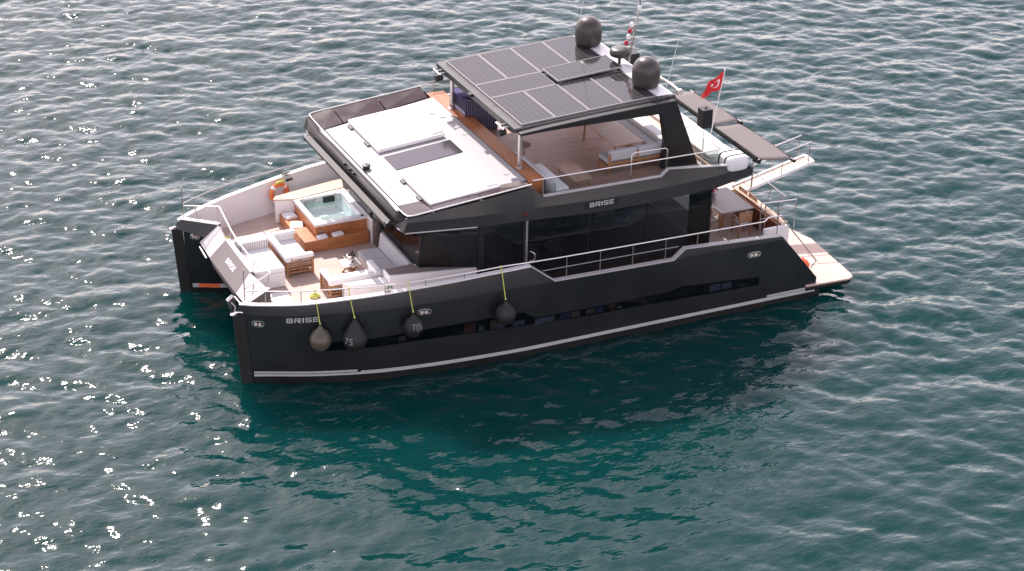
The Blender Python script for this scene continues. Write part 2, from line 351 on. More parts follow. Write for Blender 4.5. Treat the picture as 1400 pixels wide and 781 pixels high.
def water():
    L, N, h, dx, dy = wave_field()
    def axis(a, b, st, far):
        c = list(np.arange(a, b+1e-6, st)); lo = []; hi = []; d = st; x = c[0]
        while x > -far: d *= 1.22; x -= d; lo.append(x)
        d = st; x = c[-1]
        while x < far: d *= 1.22; x += d; hi.append(x)
        return np.array(lo[::-1]+c+hi)
    X = axis(-22, 62, .095, 2500); Y = axis(-34, 58, .095, 2500)
    gx, gy = np.meshgrid(X, Y, indexing='ij')
    fade = np.ones_like(gx)
    for g, a, b in ((gx, -22, 62), (gy, -34, 58)):
        fade *= np.clip(1-np.maximum(np.maximum(a-g, g-b), 0)/25, 0, 1)
    def sm(t): t = np.clip(t, 0, 1); return t*t*(3-2*t)
    lee = sm((1.0-gy)/9)*sm((17-gx-.25*gy)/9)
    ampl = .030*(1-.15*lee+.55*np.exp(-((gx-20.8)**2+(gy+6.5)**2)/9))*fade
    ca, sa = math.cos(.21), math.sin(.21)
    u = ((gx*ca-gy*sa)/L*N) % N; v = ((gx*sa+gy*ca)/L*N) % N
    i0 = u.astype(int) % N; j0 = v.astype(int) % N; fu = u-np.floor(u); fv = v-np.floor(v); i1 = (i0+1) % N; j1 = (j0+1) % N
    def S(a): return (a[i0, j0]*(1-fu)+a[i1, j0]*fu)*(1-fv)+(a[i0, j1]*(1-fu)+a[i1, j1]*fu)*fv
    z = S(h)*ampl; ddx = S(dx); ddy = S(dy)
    px = gx+.8*ampl*(ddx*ca+ddy*sa); py = gy+.8*ampl*(-ddx*sa+ddy*ca)
    # small wash thrown up round the sterns
    n0, n1 = gx.shape
    co = np.stack([px, py, z], -1).reshape(-1, 3).astype(np.float32)
    idx = np.arange(n0*n1).reshape(n0, n1)
    q = np.stack([idx[:-1, :-1], idx[1:, :-1], idx[1:, 1:], idx[:-1, 1:]], -1).reshape(-1, 4)
    me = bpy.data.meshes.new('water'); me.vertices.add(len(co)); me.vertices.foreach_set('co', co.ravel())
    me.loops.add(q.size); me.loops.foreach_set('vertex_index', q.ravel().astype(np.int32))
    me.polygons.add(len(q)); me.polygons.foreach_set('loop_start', np.arange(0, q.size, 4, dtype=np.int32))
    me.update(calc_edges=True); me.polygons.foreach_set('use_smooth', np.ones(len(q), dtype=bool))
    m = bpy.data.materials.new('sea_water'); m.use_nodes = True; nt = m.node_tree; Lk = nt.links; b = nt.nodes['Principled BSDF']
    b.inputs['Base Color'].default_value = (.0005, .030, .0290, 1); b.inputs['Subsurface Weight'].default_value = 1.0; b.subsurface_method = 'BURLEY'; b.inputs['Subsurface Radius'].default_value = (1.0, 3.2, 3.2); b.inputs['Subsurface Scale'].default_value = 1.0
    b.inputs['Roughness'].default_value = .05; b.inputs['IOR'].default_value = 1.333
    tc = nt.nodes.new('ShaderNodeTexCoord'); mp = nt.nodes.new('ShaderNodeMapping'); mp.inputs['Scale'].default_value = (.55, 1.0, 1); mp.inputs['Rotation'].default_value = (0, 0, .12)
    Lk.new(tc.outputs['Object'], mp.inputs[0])
    n1_ = nt.nodes.new('ShaderNodeTexNoise'); n1_.inputs['Scale'].default_value = 6.5; n1_.inputs['Detail'].default_value = 1.3; n1_.inputs['Roughness'].default_value = .5; n1_.inputs['Distortion'].default_value = .35
    Lk.new(mp.outputs[0], n1_.inputs['Vector'])
    bp = nt.nodes.new('ShaderNodeBump'); bp.inputs['Strength'].default_value = 1.0; bp.inputs['Distance'].default_value = .025
    # gusts: broad patches where the fine ripple is stronger or weaker
    g = nt.nodes.new('ShaderNodeTexNoise'); g.inputs['Scale'].default_value = .11; g.inputs['Detail'].default_value = 3; Lk.new(tc.outputs['Object'], g.inputs['Vector'])
    gm = nt.nodes.new('ShaderNodeMapRange'); gm.inputs[1].default_value = .35; gm.inputs[2].default_value = .65; gm.inputs[3].default_value = .45; gm.inputs[4].default_value = 1.0
    Lk.new(g.outputs['Fac'], gm.inputs[0]); Lk.new(gm.outputs[0], bp.inputs['Strength'])
    Lk.new(n1_.outputs['Fac'], bp.inputs['Height']); Lk.new(bp.outputs[0], b.inputs['Normal'])
    me.materials.append(m)
    o = bpy.data.objects.new('water', me); COL.objects.link(o); o['kind'] = 'structure'
    return o
water()

# ================================================================== THE YACHT
yacht = thing('catamaran_yacht', 'charcoal two-storey catamaran motor yacht with solar panels on its roof', 'yacht')

def pchip(x, X, Y):
    X = np.array(X, float); Y = np.array(Y, float); h = np.diff(X); d = np.diff(Y)/h
    m = np.zeros(len(X)); m[0] = d[0]; m[-1] = d[-1]
    for i in range(1, len(X)-1):
        if d[i-1]*d[i] > 0:
            w1 = 2*h[i]+h[i-1]; w2 = h[i]+2*h[i-1]; m[i] = (w1+w2)/(w1/d[i-1]+w2/d[i])
    x = min(max(x, X[0]), X[-1]); i = min(max(int(np.searchsorted(X, x))-1, 0), len(h)-1)
    t = (x-X[i])/h[i]; a = Y[i]; b = Y[i+1]
    return float((2*t**3-3*t*t+1)*a+(t**3-2*t*t+t)*h[i]*m[i]+(-2*t**3+3*t*t)*b+(t**3-t*t)*h[i]*m[i+1])
def inb(x): return 3.16-pchip(x, [0, .35, 2, 4, 19], [0, .12, .8, 1.15, 1.2])
def wly(x): return pchip(x, [0, .35, 1, 2, 4.1, 6.6, 8.8, 12, 18.9], [3.17, 3.30, 3.56, 3.98, 4.58, 4.9, 5.03, 5.05, 5.10])
def capy(x): return pchip(x, [0, .4, .82, 1.66, 2.64, 3.85, 5, 6.2, 7.2, 8.56, 12, 18.9], [3.16, 3.43, 3.65, 4.03, 4.32, 4.62, 4.83, 4.97, 5.05, 5.10, 5.12, 5.12])
def sheer(x): return pchip(x, [0, 1.66, 2.64, 3.85, 5, 6.2, 7.2, 8.56, 18.9], [2.65, 2.72, 2.79, 2.88, 2.98, 3.04, 3.10, 3.14, 3.0])
def capz(x): return float(np.interp(x, [0, 1.66, 2.64, 3.85, 5, 6.2, 7.2, 8.56, 9.36, 13.49, 13.9, 17.45, 18.95], [2.65, 2.72, 2.79, 2.88, 2.98, 3.04, 3.10, 3.14, 2.52, 2.43, 2.74, 2.53, .75]))
def knz(x): return sheer(x)-float(np.interp(x, [0, 2, 5, 9, 19], [.30, .34, .5, .62, .62]))
def kny(x): return capy(x)+float(np.interp(x, [0, 1, 4, 9, 19], [0, .06, .10, .06, .05]))
def hully(x, z):
    zk = knz(x); k = kny(x)
    if z <= zk: return wly(x)+(k-wly(x))*z/zk
    zc = sheer(x); return k+(capy(x)-k)*(z-zk)/(zc-zk)
DK = 1.75
def vin(x): return max(2.40, 3.16-.735*x)

def make_hull(s):
    xs = sorted(set([0, .06, .15, .3, .5, .75, 1.08, 1.4, 1.66, 2, 2.64, 3.2, 3.85, 4.4, 5, 5.6, 6.2, 7.2, 8.0, 8.56, 9.36, 10.5, 12, 13.49, 13.9, 15.6, 17.45, 18.2, 18.95]))
    rings = []; cap = []
    for x in xs:
        cz = capz(x); zk = min(knz(x), cz-.03); ky = hully(x, zk); w = wly(x); yi = 3.16-pchip(x, [0, .35, 2, 4, 19], [0, .12, .8, 1.15, 1.2]); yt = vin(x)
        dz = float(np.interp(x, [0, 17.45, 18.2, 18.95], [DK, DK-.1, 1.1, .45])); dz = min(dz, cz-.1)
        cyy = hully(x, cz) if x > 8.6 else capy(x)
        ci = max(cyy-.15, min(yt+.0, cyy)) if x < .3 else cyy-.15
        db = max(cyy-.26, min(yt, cyy)) if x < .5 else cyy-.26
        mid = (w+yi)/2
        b22 = w+(ky-w)*.22/zk
        ring = [(cyy, cz-.015), (ky, zk), (b22, .22), (w, -.12), (mid+(w-mid)*.5, -.7), (mid-(mid-yi)*.5, -.7), (yi, -.1), (yi+(yt-yi)*.45 if x < 1.2 else yi, 1.05), (yt, 2.36-.24*x if x < 1.2 else dz), (min(yt+.12, db), dz), (db, dz), (ci, cz-.015)]
        rings.append([(x, s*a, b) for a, b in ring])
        cap.append((x, cyy, ci, cz))
    mb = MB(); mb.loft(rings, mcol=[1, 0, 2, 2, 2, 2, 0, 0, 4, 3, 4, 4])
    hull = mb.build('hull', ['charcoal_paint', 'skylit_bevel_grey', 'boot_paint', 'teak_deck', 'gelcoat'], yacht, ang=20)
    # capping rail along the bulwark
    rr = [[(x, s*(a+.012), z-.02), (x, s*(a+.012), z+.012), (x, s*(b-.02), z+.012), (x, s*(b-.02), z-.02)] for x, a, b, z in cap if x <= 17.5]
    n8 = [i for i, c in enumerate(cap) if c[0] <= 8.6][-1]
    MB().loft(rr[:n8+1]).build('capping', 'gelcoat', hull, ang=25)
    MB().loft(rr[n8:]).build('capping', 'silver_paint', hull, ang=25)
    # black rubber guard on the stem, with its bolts
    g = MB(); top = 2.33
    def sec(z):
        t = z/top; sh = -.18*t
        return [(-.03+sh, 3.13, z), (-.03+sh, 3.19, z), (.30+sh, hully(max(.30+sh, .05), max(z, 0))+.03, z), (.30+sh, 3.16-.10-.03, z)]
    g.loft([[(x, s*y, z) for x, y, z in sec(z)] for z in (-.35, .0, .8, 1.6, top)])
    guard = g.build('bow_guard', 'rubber', hull, bevel=.012)
    for z in (.35, .72, 1.08, 1.45, 1.8, 2.12):
        sh = -.18*z/top; MB().ball((.22+sh, s*(hully(max(.22+sh, .04), z)+.022), z), .018, n=8).build('bolt', 'steel_dull', guard)
    sh = MB(); sh.tube([(-.25, s*3.16, 2.36), (-.05, s*3.16, 2.40), (.12, s*3.2, 2.38)], .035, smooth=3); sh.torus((-.2, s*3.16, 2.36), .06, .022, 'z', 14)
    sh.build('bow_shackle', 'steel', hull)
    # painted stripes above the boot top
    def strip(x0, x1, z0, z1, name='stripe', off=.006, sg=1):
        n = max(2, int((x1-x0)/.35)); R_ = []
        for i in range(n+1):
            x = x0+(x1-x0)*i/n; ya = hully(x, z0)+off; yb = hully(x, z1)+off
            R_.append([(x, s*(ya-.02), z0), (x, s*ya, z0), (x, s*yb, z1), (x, s*(yb-.02), z1)])
        return MB().loft(R_).build(name, 'stripe_paint', hull, ang=30)
    strip(.32, 3.3, .225, .30); strip(3.3, 18.93, .225, .345)
    strip(.32, 3.2, .325, .395); strip(17.1, 18.7, .362, .43)
    # inboard stripe seen on the far hull
    if s > 0:
        yi = lambda x: inb(x)+((vin(x)-inb(x))*.45*.33 if x < 1.2 else 0)-.02
        for a, b, mt in ((.34, .52, 'stripe_paint'), (.52, 1.15, 'orange_ring'), (1.15, 5, 'stripe_paint')):
            R_ = [[(x, s*(yi(x)+.05), .22), (x, s*(yi(x)-.0), .22), (x, s*(yi(x)-.01), .36), (x, s*(yi(x)+.05), .36)] for x in np.linspace(a, b, 8)]
            MB().loft(R_).build('stripe', mt, hull)
    # long dark hull window: surround, glass, things seen inside
    low = [(2.2, 1.10), (3.56, 1.14), (5.2, 1.22), (7.9, 1.17), (10.4, 1.03), (11.7, 1.02), (16.83, .87)]
    hi = [(2.2, 1.42), (3.56, 1.47), (5.23, 1.60), (7.25, 1.64), (8.35, 1.65), (8.75, 1.37), (11.5, 1.32), (13.5, 1.34), (13.85, 1.43), (16.67, 1.21)]
    def band(x0, x1, off, th, inset=0):
        xs_ = sorted(set([x0, x1]+[x for x in list(np.arange(2.2, 16.8, .4))+[8.35, 8.75, 13.5, 13.85] if x0 < x < x1])); R_ = []
        for x in xs_:
            z0 = float(np.interp(x, *zip(*low)))+inset; z1 = float(np.interp(x, *zip(*hi)))-inset; xx = x+(0.0)
            ya = hully(x, z0)+off; yb = hully(x, z1)+off
            R_.append([(x, s*(ya-th), z0), (x, s*ya, z0), (x, s*yb, z1), (x, s*(yb-th), z1)])
        return MB().loft(R_)
    band(2.2, 16.75, .004, .03).build('hull_window', 'black_trim', hull, ang=30)
    def item(x0, x1, z0, z1, m):
        it = MB(); it.hexa([(x0, s*(hully(x0, z0)+.006), z0), (x1, s*(hully(x1, z0)+.006), z0), (x1, s*(hully(x1, z0)+.011), z0), (x0, s*(hully(x0, z0)+.011), z0)],
                [(x0, s*(hully(x0, z1)+.006), z1), (x1, s*(hully(x1, z1)+.006), z1), (x1, s*(hully(x1, z1)+.011), z1), (x0, s*(hully(x0, z1)+.011), z1)])
        it.build('curtain', ('item_orange', 'item_blue', 'item_tan', 'item_grey')[m], hull)
    for a in ((6.42, 6.78, 1.22, 1.56, 0), (7.26, 7.5, 1.22, 1.54, 2), (7.52, 7.75, 1.2, 1.4, 3), (6.9, 7.05, 1.24, 1.4, 3), (8.75, 9.4, 1.12, 1.30, 3), (9.62, 9.95, 1.10, 1.30, 1), (9.98, 10.28, 1.10, 1.29, 2),
              (10.5, 10.8, 1.1, 1.26, 2), (10.85, 11.1, 1.08, 1.25, 1), (11.3, 11.5, 1.08, 1.27, 0), (11.6, 11.75, 1.08, 1.16, 3), (8.0, 8.4, 1.2, 1.36, 3), (14.9, 15.3, 1.0, 1.24, 3), (15.35, 15.7, 1.0, 1.22, 3), (4.4, 4.62, 1.28, 1.44, 2)): item(*a)
    band(2.22, 16.72, .022, .006, .015).build('glass', 'hull_glass', hull, ang=30)
    # recessed light / fairlead plates
    for x, z, L_ in ((.45, 2.06, .34), (5.15, 2.20, .46), (16.43, 2.05, .52)):
        n = 20; ring = []
        for sc, off in ((1, .002), (1, .022), (.82, .026), (.78, .012)):
            q = []
            for i in range(n):
                a = 2*math.pi*i/n; ex = abs(math.cos(a))**.6*math.copysign(1, math.cos(a)); ez = math.sin(a)
                xx = x+L_/2*ex*sc; zz = z+.115*ez*(sc if sc == 1 else sc-.06); q.append((xx, s*(hully(max(xx, .02), zz)+off), zz))
            ring.append(q)
        lt = MB().loft(ring, cap=False, m=0)
        o0 = len(lt.v)-n; lt.f.append([o0+i for i in range(n)]); lt.m.append(1)
        fx = lt.build('fairlead_plate', ['steel', 'black_trim'], hull, ang=30)
        ln = MB()
        for dx in (-L_*.17, L_*.14):
            ln.obox((x+dx, s*(hully(x+dx, z)+.014), z-.01), (L_*.25, .012, .11), math.atan2(s*(hully(x+.2, z)-hully(x-.2+.0, z)), .4))
        ln.build('lens', 'light_lens', fx, bevel=.01)
    return hull
hulls = {s: make_hull(s) for s in (-1, 1)}
for s in (-1, 1):
    q = MB(); M0 = Matrix.Rotation(math.atan2(-.735*s, 1), 3, 'Z')
    c0 = Vector((.46, s*(3.16-.735*.46-.012), 2.10))
    n = 18; rg = []
    for sc, off in ((1, -.02), (1, .02), (.8, .026), (.76, .012)):
        rg.append([tuple(c0+M0 @ Vector((.17*sc*abs(math.cos(a))**.6*math.copysign(1, math.cos(a)), -s*off, .11*sc*math.sin(a)))) for a in np.linspace(0, 2*math.pi, n, endpoint=False)])
    q.loft(rg, cap=False); q.f.append([len(q.v)-n+i for i in range(n)]); q.m.append(1)
    fx = q.build('fairlead_plate', ['steel', 'black_trim'], hulls[s], ang=30)
    for dx in (-.06, .05): MB().obox(c0+M0 @ Vector((dx, -s*.014, 0)), (.09, .02, .11), 0, 0, M0).build('lens', 'light_lens', fx, bevel=.01)
# name on the near hull bow
sign('lettering', 'BRISE', lambda u, v, o: (1.20+u*.91, -(hully(1.20+u*.91, 2.135+.05*u+v)+.004+o), 2.135+.05*u+v), .98, .155, .012, 'letter_silver', hulls[-1])

# ---- bow V bulwarks, centre plate, bridge deck
for s in (-1, 1):
    bow = MB()
    a0 = (.03, 3.16); a1 = (1.10, 2.36)
    n = Vector((a1[1]-a0[1], -(a1[0]-a0[0])))*1; n = Vector((-.6, -.8))
    q = [(a0[0], s*a0[1]), (a1[0], s*a1[1]), (a1[0]+.10, s*(a1[1]+.07)), (a0[0]+.22, s*(a0[1]))]
    bow.add([(a0[0]-.16, s*3.16, 2.35), (a1[0]-.22, s*(a1[1]-.02), 2.10), (a1[0]+.12, s*(a1[1]+.1), 2.10), (a0[0]+.2, s*3.16, 2.35), (*q[0], 2.635), (*q[1], 2.60), (*q[2], 2.60), (*q[3], 2.635)],
            [(3, 2, 1, 0), (4, 5, 6, 7), (0, 1, 5, 4), (1, 2, 6, 5), (2, 3, 7, 6), (3, 0, 4, 7)], 0)
    vb = bow.build('bow_bulwark', 'skylit_bevel_grey', yacht, bevel=.01)
    cb = MB(); cb.hexa([(.02, s*3.17, 2.637), (1.09, s*2.34, 2.603), (1.22, s*2.45, 2.603), (.30, s*3.17, 2.637)], [(.02, s*3.17, 2.665), (1.09, s*2.34, 2.63), (1.22, s*2.45, 2.63), (.30, s*3.17, 2.665)])
    cb.build('capping', 'gelcoat', vb, bevel=.008)
pl = MB()
pl.add([(.97, 1.20, 2.60), (.97, -1.20, 2.60), (.46, -1.30, 2.03), (.50, -1.02, 1.82), (.50, 1.02, 1.82), (.46, 1.30, 2.03),
        (1.12, 1.20, 2.60), (1.12, -1.20, 2.60), (.64, -1.30, 1.98), (.7, -1.02, 1.70), (.7, 1.02, 1.70), (.64, 1.30, 1.98)],
       [(0, 1, 2, 5), (5, 2, 3, 4), (6, 11, 8, 7), (11, 10, 9, 8), (0, 6, 7, 1), (1, 7, 8, 2), (2, 8, 9, 3), (3, 9, 10, 4), (4, 10, 11, 5), (5, 11, 6, 0)])
plate = pl.build('bow_plate', 'plate_paint', yacht, bevel=.012)
pn = Vector((-.57, 0, .51)).normalized()
o0 = Vector((.97, 0, 2.6)); dn = Vector((-.51, 0, -.57)).normalized()
sign('lettering', 'BRISE', lambda u, v, o: tuple(o0+dn*(.42-v)+Vector((0, .36-u, 0))+pn*(.004+o)), .80, .17, .012, 'letter_white', plate)
MB().box(.98, 1.13, -1.22, 1.22, 2.603, 2.635).build('capping', 'gelcoat', plate, bevel=.01)
for s in (-1, 1):
    w = MB(); w.hexa([(1.06, s*1.20, 2.50), (.60, s*1.31, 1.93), (.62, s*2.35, 1.98), (1.2, s*2.36, 2.50)], [(.97, s*1.205, 2.60), (.465, s*1.305, 2.03), (.48, s*2.42, 2.08), (1.10, s*2.36, 2.60)])
    w.build('bow_wing', 'gelcoat_grey', plate, bevel=.01)
    t = MB(); t.tube([(.40, s*1.42, 1.98), (.42, s*2.2, 2.02)], .03); t.build('bow_roller', 'steel', plate)
br = MB(); br.box(.9, 18.1, -2.6, 2.6, 1.05, 1.69); br.hexa([(.75, -1.0, 1.5), (.75, 1.0, 1.5), (1.0, 1.0, 1.4), (1.0, -1.0, 1.4)], [(.6, -1.0, 1.9), (.6, 1.0, 1.9), (1.0, 1.0, 1.75), (1.0, -1.0, 1.75)])
br.build('bridge_deck', 'charcoal_paint', yacht)
fd = MB(); fd.slab([(1.13, -2.395, DK), (5.9, -2.395, DK), (5.9, 2.395, DK), (1.13, 2.395, DK)], .06); fd.build('foredeck', 'teak_deck', yacht)
# anchor hung under the plate, windlass on the deck
an = MB(); an.tube([(.62, -1.2, 1.78), (.30, -1.45, 1.92), (.12, -1.55, 1.95)], .03); an.hexa([(.18, -1.62, 1.70), (.42, -1.36, 1.70), (.46, -1.40, 1.60), (.22, -1.66, 1.60)], [(.05, -1.62, 2.05), (.32, -1.34, 2.05), (.40, -1.38, 2.0), (.12, -1.68, 2.0)])
an.tube([(.15, -1.5, 2.0), (.35, -1.62, 1.75), (.3, -1.7, 1.62)], .028); an.build('anchor', 'steel', yacht, bevel=.01)
wd = MB(); wd.lathe((1.32, -1.78, DK), [(.16, 0), (.16, .05), (.11, .07), (.11, .2), (.14, .22), (.14, .27), (.03, .29)]); wd.tube([(1.32, -1.78, 1.95), (1.0, -1.6, 1.95), (.6, -1.35, 1.9)], .025)
wd.build('windlass', 'steel', yacht)
hb = MB(); hb.slab([(1.25, -2.3, DK+.03), (2.1, -2.35, DK+.03), (2.1, -1.25, DK+.03), (1.25, -1.25, DK+.03)], .026); hb.build('deck_hatch', 'gelcoat', yacht, bevel=.005)

# ---- side mouldings beside the front seating and the tub
ml = MB()
ml.prism([(3.42, -2.58), (3.62, -2.86), (4.75, -3.12), (4.75, -2.62)], 'xy', DK, 2.40)
near_m = ml.build('deck_moulding', 'gelcoat', yacht, bevel=.05, seg=3)
m2 = MB(); m2.prism([(4.753, -3.13), (7.45, -3.64), (7.45, -3.40), (5.82, -2.9), (5.82, -2.60), (4.753, -2.60)], 'xy', DK, 2.62); m2.build('deck_moulding', 'gelcoat', yacht, bevel=.03, seg=2)
tp = MB(); tp.slab([(4.80, -3.05, 2.628), (7.40, -3.55, 2.628), (7.40, -3.42, 2.628), (5.84, -2.95, 2.628), (5.72, -2.64, 2.628), (4.80, -2.64, 2.628)], .006); tp.build('anti_slip_pad', 'anti_slip', near_m)
sg = MB(); sg.obox((4.77, -3.155, 2.22), (.15, .012, .13), math.atan2(-.51, 2.7)); sg.build('exit_sign', 'green_sign', near_m)
s2 = MB(); s2.obox((4.77, -3.164, 2.225), (.07, .006, .07), math.atan2(-.51, 2.7)); s2.build('sign_symbol', 'letter_white', near_m)
for dx in (-.38, -.27, -.17, .30, .38):
    k = MB(); k.ball((4.77+dx, -3.155-dx*.19, 2.38-.02), .02, n=8); k.build('snap_stud', 'black_trim', near_m)
fm = MB(); fm.prism([(3.38, 3.50), (3.98, 3.30), (5.80, 3.58), (5.98, 4.20), (4.2, 3.86), (3.52, 3.70)], 'xy', DK, 2.55); far_m = fm.build('deck_moulding', 'gelcoat', yacht, bevel=.01)
ft = MB(); ft.slab([(3.33, 3.52, 2.60), (3.98, 3.28, 2.60), (5.80, 3.56, 2.60), (6.0, 4.27, 2.60), (4.2, 3.90, 2.60), (3.48, 3.74, 2.60)], .045); ft.build('teak_cap', 'teak_pale', far_m, bevel=.008)

# ---- saloon: glazed house under the overhang
sal = MB()
sal.box(5.95, 15.6, -3.60, 3.60, 1.70, 1.76)                       # floor
sal.box(5.78, 5.90, -2.85, 3.4, DK, 2.58)                           # front dwarf wall
sal.box(7.5, 15.55, 3.66, 3.72, DK, 2.35)                           # far dwarf wall
saloon = sal.build('saloon', 'interior_dark', yacht)
def pane(name, pts, n, th, material, parent, bev=0):
    n = Vector(n).normalized()*th; m = MB(); k = len(pts); v = [Vector(p) for p in pts]+[Vector(p)+n for p in pts]
    m.add(v, [tuple(range(k))[::-1], tuple(range(k, 2*k))]+[(i, (i+1) % k, k+(i+1) % k, k+i) for i in range(k)])
    return m.build(name, material, parent, bevel=bev)
fz0, fz1 = 2.62, 4.34
for a, b in ((-2.86, -1.45), (-1.42, .02), (1.2, 3.0)):
    pane('windscreen', [(5.80, a, fz0), (5.80, b, fz0), (5.98, b, fz1), (5.98, a, fz1)], (-1, 0, .1), .012, 'saloon_glass', saloon)
for y in (-2.88, -1.435, .06, 1.15, 3.03):
    MB().bar((5.79, y, DK), (5.97, y, fz1), .07, .07).build('mullion', 'black_trim', saloon)
dr = MB(); dr.box(5.70, 5.84, .10, .36, DK, 3.95); dr.build('door_frame', 'fascia_paint', saloon, bevel=.02)
pane('door', [(5.80, .40, DK+.02), (5.80, 1.12, DK+.02), (5.98, 1.12, fz1), (5.98, .40, fz1)], (-1, 0, .1), .012, 'saloon_glass', saloon)
for s in (-1, 1):
    A0 = Vector((5.84, s*2.92, 0)); A1 = Vector((7.48, s*3.62, 0)); nrm = (-.39, s*.92, .1)
    pane('side_window', [(A0.x, A0.y, 2.64), (A1.x, A1.y, 2.64), (A1.x+.02, A1.y, 4.34), (A0.x+.16, A0.y, 4.34)], nrm, .012, 'saloon_glass', saloon)
    bounds = [7.62, 8.95, 9.12, 11.2, 13.3, 15.55]
    for a, b in zip(bounds[:-1], bounds[1:]):
        if b-a < .3: continue
        pane('window', [(a+.015, s*3.69, 1.98 if s < 0 else 2.35), (b-.015, s*3.69, 1.98 if s < 0 else 2.35), (b-.015, s*3.66, 4.30), (a+.015, s*3.66, 4.30)], (0, s, 0), .012, 'saloon_glass', saloon)
    mm = MB()
    mm.box(7.48, 7.61, s*3.60, s*3.71, DK, 4.34); mm.box(8.952, 9.02, s*3.60, s*3.71, DK, 4.34)
    for x in (11.2, 13.3): mm.box(x-.014, x+.014, s*3.64, s*3.70, 1.98, 4.30)
    mm.box(15.565, 15.63, s*3.60, s*3.71, DK, 4.34)
    mm.box(7.61, 15.56, s*3.64, s*3.71, DK, 1.975)
    mm.build('window_frame', 'black_trim', saloon)
    if s < 0:
        e = MB(); e.box(9.03, 9.10, -3.735, -3.67, 1.98, 4.25); door = e.build('door_edge', 'steel', saloon)
        h = MB(); h.tube([(9.20, -3.71, 2.55), (9.30, -3.78, 2.60), (9.33, -3.80, 2.72), (9.30, -3.78, 2.84), (9.20, -3.71, 2.89)], .018, smooth=4); h.build('door_handle', 'steel', saloon)
ab = MB(); ab.box(15.56, 15.62, -3.6, -2.4, 1.7, 4.3); ab.box(15.56, 15.62, 2.4, 3.6, 1.7, 4.3); ab.build('aft_bulkhead', 'black_trim', saloon)
pane('aft_door', [(15.58, -2.38, 1.78), (15.58, 2.38, 1.78), (15.58, 2.38, 4.28), (15.58, -2.38, 4.28)], (1, 0, 0), .012, 'saloon_glass', saloon)
# furniture glimpsed through the glass
inn = MB(); inn.box(6.1, 7.2, -2.3, -.9, 1.76, 2.55); inn.box(10.6, 12.6, .4, 1.7, 2.42, 2.48); inn.box(11.5, 11.7, .9, 1.2, 1.76, 2.42)
inn.build('cabin_table', 'interior_wood', saloon, bevel=.02)
for x, y in ((8.0, -2.6), (8.6, -2.6), (9.8, -2.5), (10.6, -2.5), (11.6, -.3), (12.4, -.3)):
    c = MB(); c.box(x-.22, x+.22, y-.22, y+.22, 2.16, 2.24)
    for a in (-.19, .19):
        for b in (-.19, .19): c.box(x+a-.02, x+a+.02, y+b-.02, y+b+.02, 1.76, 2.16)
    c.tube([(x-.22, y+.2, 2.24), (x-.2, y-.2, 2.55), (x+.2, y-.2, 2.55), (x+.22, y+.2, 2.24)], .03, smooth=4)
    c.build('cabin_chair', 'item_grey', saloon)
cp = MB(); cp.box(12.9, 13.5, -2.3, -1.9, 2.5, 2.95); cp.build('cabin_box', 'item_grey', saloon, bevel=.03)
ck = MB(); ck.box(13.0, 15.3, 1.6, 3.2, 1.76, 2.4); ck.box(6.6, 9.2, 1.8, 3.2, 1.76, 2.3); ck.build('cabin_sofa', 'cushion_grey', saloon, bevel=.06)

# ---- overhang: coach roof, side fascias, fly deck
def dz(x): return 4.92+.09*(x-5.03)
roof = MB()
# solid body with chamfered front
bot = [(5.15, -3.2, 4.36), (5.6, -3.9, 4.36), (9.1, -4.0, 4.36), (9.1, 4.0, 4.36), (5.6, 3.9, 4.36), (5.15, 3.2, 4.36)]
top = [(5.03, -3.16, 4.90), (5.3, -3.2, 4.92), (9.1, -3.63, 5.26), (9.1, 3.63, 5.26), (5.3, 3.2, 4.92), (5.03, 3.16, 4.90)]
roof.add(bot+top, [(5, 4, 3, 2, 1, 0), (6, 7, 8, 9, 10, 11)]+[(i, (i+1) % 6, 6+(i+1) % 6, 6+i) for i in range(6)])
coach = roof.build('coach_roof', 'fascia_paint', yacht)
dk = MB(); dk.slab([(5.06, -3.14, dz(5.06)+.012), (9.04, -3.62, dz(9.04)+.012), (9.04, 3.62, dz(9.04)+.012), (5.06, 3.14, dz(5.06)+.012)], .02); dk.build('upper_deck', 'deck_grey', coach)
# sloping black front fascia
ff = MB()
ff.add([(5.02, -3.16, 4.915), (5.02, 3.16, 4.915), (4.86, 4.26, 5.02), (4.72, 3.6, 4.56), (4.72, -3.6, 4.56), (4.86, -4.26, 5.02), (5.2, -3.5, 4.40), (5.2, 3.5, 4.40)],
       [(0, 1, 3, 4), (1, 2, 3), (0, 4, 5), (3, 7, 6, 4)])
so_ = ff.build('front_fascia', 'black_trim', coach); sm = so_.modifiers.new('solid', 'SOLIDIFY'); sm.thickness = .03
for i, y in enumerate((.75, .30, -.05)):
    b = MB(); b.obox((4.81, y, 4.76), (.08, .11, .07)); b.build('deck_light', 'black_trim', coach, bevel=.02)
TOP = [(4.84, 5.02), (7.27, 5.19), (8.9, 5.36), (9.3, 4.99), (13.34, 4.955), (13.59, 5.17), (15.4, 4.96), (16.45, 4.84), (16.66, 4.72), (16.7, 4.47)]
BOT = [(15.4, 4.22), (13.4, 4.13), (11.3, 4.13), (8.25, 4.31), (7.08, 4.38), (4.74, 4.60)]
